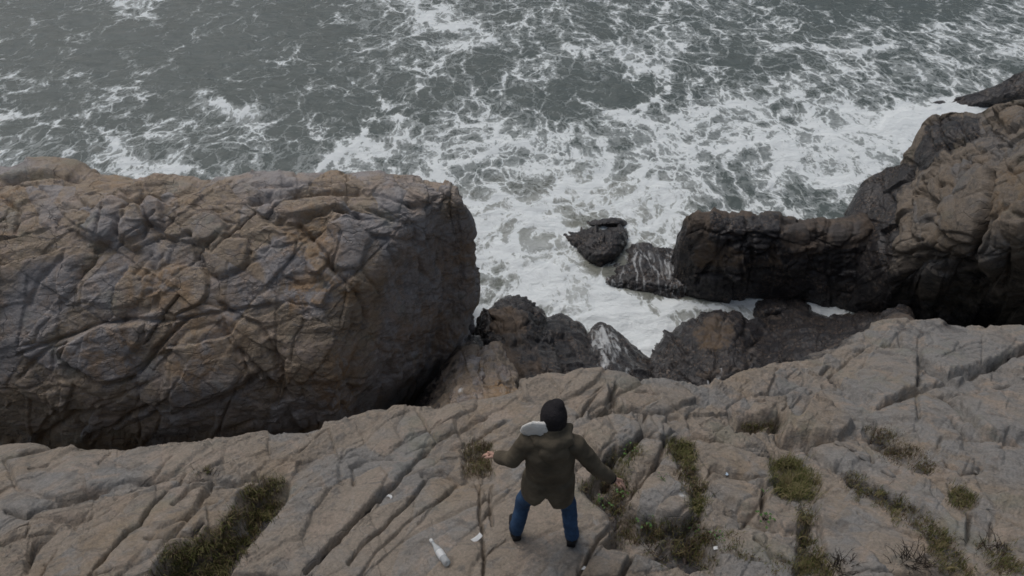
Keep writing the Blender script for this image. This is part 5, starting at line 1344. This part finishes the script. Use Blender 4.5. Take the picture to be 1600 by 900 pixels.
weed("small weed between the two lowest rounded blocks", 1121, 838, 12, .07, 7)
weed("dull green weed at the foot of the tallest tussock's left side", 1191, 776, 10, .07, 8)
weed("small weed in the pit's far end, below the short green tuft", 1086, 828, 10, .06, 9)

def scrub(label, px, py, n, size, seed):
    rg = random.Random(seed)
    p, nr_ = on_ledge(px, py)
    root = empty("dry_shrub", p)
    tag(root, label, "shrub", "leafless scrub on the ledge")
    for k in range(n):
        bmS = bmesh.new()
        az = rg.uniform(0, 6.28); L = size * rg.uniform(.5, 1.0)
        a = Vector((rg.gauss(0, .06), rg.gauss(0, .05), -.03))
        b = a + Vector((math.cos(az) * L * .35, math.sin(az) * L * .35, L * .45)); c = b + Vector((math.cos(az + .4) * L * .4, math.sin(az + .4) * L * .4, L * .25))
        add_tube(bmS, [a, b, c], [.0035, .0024, .001], 5)
        for j in range(5):
            q = b.lerp(c, rg.random()) if j > 1 else a.lerp(b, rg.uniform(.4, 1)); az2 = az + rg.uniform(-1.4, 1.4)
            add_tube(bmS, [q, q + Vector((math.cos(az2) * L * .22, math.sin(az2) * L * .22, L * rg.uniform(.02, .22)))], [.0018, .0008], 4)
        me = bpy.data.meshes.new("branch"); bmS.to_mesh(me); bmS.free(); me.materials.append(mat_twig)
        o = bpy.data.objects.new("branch", me); col.objects.link(o); o.parent = root
scrub("dark leafless scrub arching over the slab at the bottom, right of the grassy joint", 1425, 878, 46, 0.208, 1)
scrub("dark twiggy scrub at the bottom edge beside the trailing grass", 1312, 888, 36, 0.192, 2)
scrub("black twiggy scrub near the lower right corner", 1550, 862, 43, 0.160, 3)
scrub("wiry dark twigs at the lower end of the grass pit", 1020, 862, 28, 0.096, 4)
scrub("small dry sprig in the fissured rock of the left ledge", 316, 742, 16, 0.096, 5)

# ------------------------------------------------------------------ litter
def bottle_material():
    t = NT("clear_plastic")
    return t.bsdf((0.80, 0.83, 0.84), 0.18, None, 0.5, Transmission_Weight=0.55, IOR=1.3)
mat_plastic = bottle_material()
mat_white = fabric("white_plastic", (0.70, 0.71, 0.71), 0.45, 30, 0.06, 0.1)
mat_bluecap = fabric("pale_blue_plastic", (0.45, 0.56, 0.68), 0.4, 30, 0.06, 0.05)

def lathe(bm, prof, n=20):
    rings = [[bm.verts.new((r * math.cos(k * 2 * math.pi / n), y, r * math.sin(k * 2 * math.pi / n))) for k in range(n)] for y, r in prof]
    for A, B_ in zip(rings[:-1], rings[1:]):
        for k in range(n): bm.faces.new((A[k], A[(k + 1) % n], B_[(k + 1) % n], B_[k]))
    bm.faces.new(rings[0][::-1]); bm.faces.new(rings[-1])
    bmesh.ops.recalc_face_normals(bm, faces=bm.faces)

def put(bm, name, mat, parent):
    me = bpy.data.meshes.new(name); bm.to_mesh(me); bm.free(); me.materials.append(mat)
    me.polygons.foreach_set("use_smooth", np.ones(len(me.polygons), bool))
    o = bpy.data.objects.new(name, me); col.objects.link(o); o.parent = parent
    return o
b0, n0 = on_ledge(699, 886); b1, n1 = on_ledge(673, 848)
ax = (b1 - b0)
L = ax.length
bt = empty("bottle", b0 + n0 * .036)
bt.rotation_euler = ax.to_track_quat('Y', 'Z').to_euler()
tag(bt, "clear plastic bottle lying on the pale slab, left of the person", "bottle")
bm = bmesh.new(); lathe(bm, [(0, .022), (.006, .033), (L * .10, .034), (L * .30, .034), (L * .50, .034), (L * .58, .033), (L * .66, .026), (L * .76, .017), (L * .86, .013), (L * .93, .012)]); put(bm, "bottle_body", mat_plastic, bt)
bm = bmesh.new(); lathe(bm, [(L * .24, .0348), (L * .25, .0352), (L * .47, .0352), (L * .48, .0348)]); put(bm, "wrapper", mat_white, bt)
bm = bmesh.new(); lathe(bm, [(L * .90, .0145), (L * .905, .0155), (L * .99, .0155), (L, .014)]); put(bm, "cap", mat_white, bt)

def scrap(name, label, cat, px, py, size, mat, seed, long=1.6):
    rg = np.random.default_rng(seed)
    p, n_ = on_ledge(px, py)
    g = np.linspace(-1, 1, 9)
    X, Y = np.meshgrid(g, g)
    bend = 0.35 * X ** 2 * rg.uniform(.5, 1.4)
    V = np.stack([X * size * long * .5, Y * size * .4 + bend * size * .9, np.zeros_like(X)], -1).reshape(-1, 3)
    V[:, 2] = .35 * size * (fbm((V / size + seed).astype(F32), 1.6, 3, 40 + seed) + .35)
    a = rg.uniform(0, 3.1); ca, sa = math.cos(a), math.sin(a)
    V = np.stack([V[:, 0] * ca - V[:, 1] * sa, V[:, 0] * sa + V[:, 1] * ca, V[:, 2]], 1)
    T = np.concatenate([V, V + (0, 0, .004)])
    i = np.arange(81).reshape(9, 9)
    q = np.stack([i[:-1, :-1], i[:-1, 1:], i[1:, 1:], i[1:, :-1]], -1).reshape(-1, 4)
    rim = list(i[0, :]) + list(i[1:, -1]) + list(i[-1, -2::-1]) + list(i[-2:0:-1, 0])
    sdq = [(rim[k], rim[(k + 1) % len(rim)], rim[(k + 1) % len(rim)] + 81, rim[k] + 81) for k in range(len(rim))]
    o = mesh_np(name, T + np.array(p) + (0, 0, .004), np.concatenate([q[:, ::-1], q + 81, np.array(sdq)]), mat, None, tuple(p))
    tag(o, label, cat)
scrap("plastic_scrap", "curled white plastic scrap beside the long crack, left of the person's feet", "litter", 746, 842, .055, mat_white, 3, 1.9)
scrap("paper_scrap", "tiny white scrap by the diagonal crack of the left slab", "litter", 610, 776, .035, mat_white, 5)
scrap("plastic_scrap", "pale blue plastic bit on the edge of the rounded block right of the person", "litter", 1136, 742, .030, mat_bluecap, 6, 1.1)
scrap("plastic_scrap", "crumpled white scrap at the bottom edge of the person's slab", "litter", 913, 889, .05, mat_white, 7)
scrap("paper_scrap", "small white scrap in the grass among the lowest blocks", "litter", 1120, 857, .04, mat_white, 8)

# ------------------------------------------------------------------ loose stones on the right-hand slab
for k, (px, py, sx, label) in enumerate([
        (1312, 696, .085, "long pale loose stone highest on the right slab, beside the brown grass"), (1328, 702, .10, "largest pale loose stone in the row on the right slab"),
        (1350, 717, .085, "grey loose stone by the small hole in the right slab"), (1387, 741, .10, "flat loose stone lowest in the row on the right slab"),
        (1523, 738, .05, "small tan stone at the dark crack near the right edge")]):
    p, n_ = on_ledge(px, py)
    bm = bmesh.new()
    bmesh.ops.create_icosphere(bm, subdivisions=3, radius=1.0)
    C_ = np.array([v.co[:] for v in bm.verts], F32)
    C_ = np.sign(C_) * np.abs(C_) ** .75
    C_ = C_ * (1 + .22 * fbm(C_, 1.1, 3, 800 + k))[:, None]
    for v, c in zip(bm.verts, C_): v.co = (float(c[0]) * sx * .75, float(c[1]) * sx * .38, float(c[2]) * sx * .30)
    me = bpy.data.meshes.new("loose_stone"); bm.to_mesh(me); bm.free(); me.materials.append(mat_ledge)
    me.polygons.foreach_set("use_smooth", np.ones(len(me.polygons), bool))
    at_ = me.attributes.new("msk", 'FLOAT_COLOR', 'POINT')
    at_.data.foreach_set("color", np.tile(np.array([.4, 0, .1, 0], F32), len(me.vertices)))
    o = bpy.data.objects.new("loose_stone", me); col.objects.link(o)
    o.location = p + Vector((0, 0, sx * .12)); o.rotation_euler = (0, .1, -.55 - .1 * k)
    tag(o, label, "stone", "loose stones on the ledge")
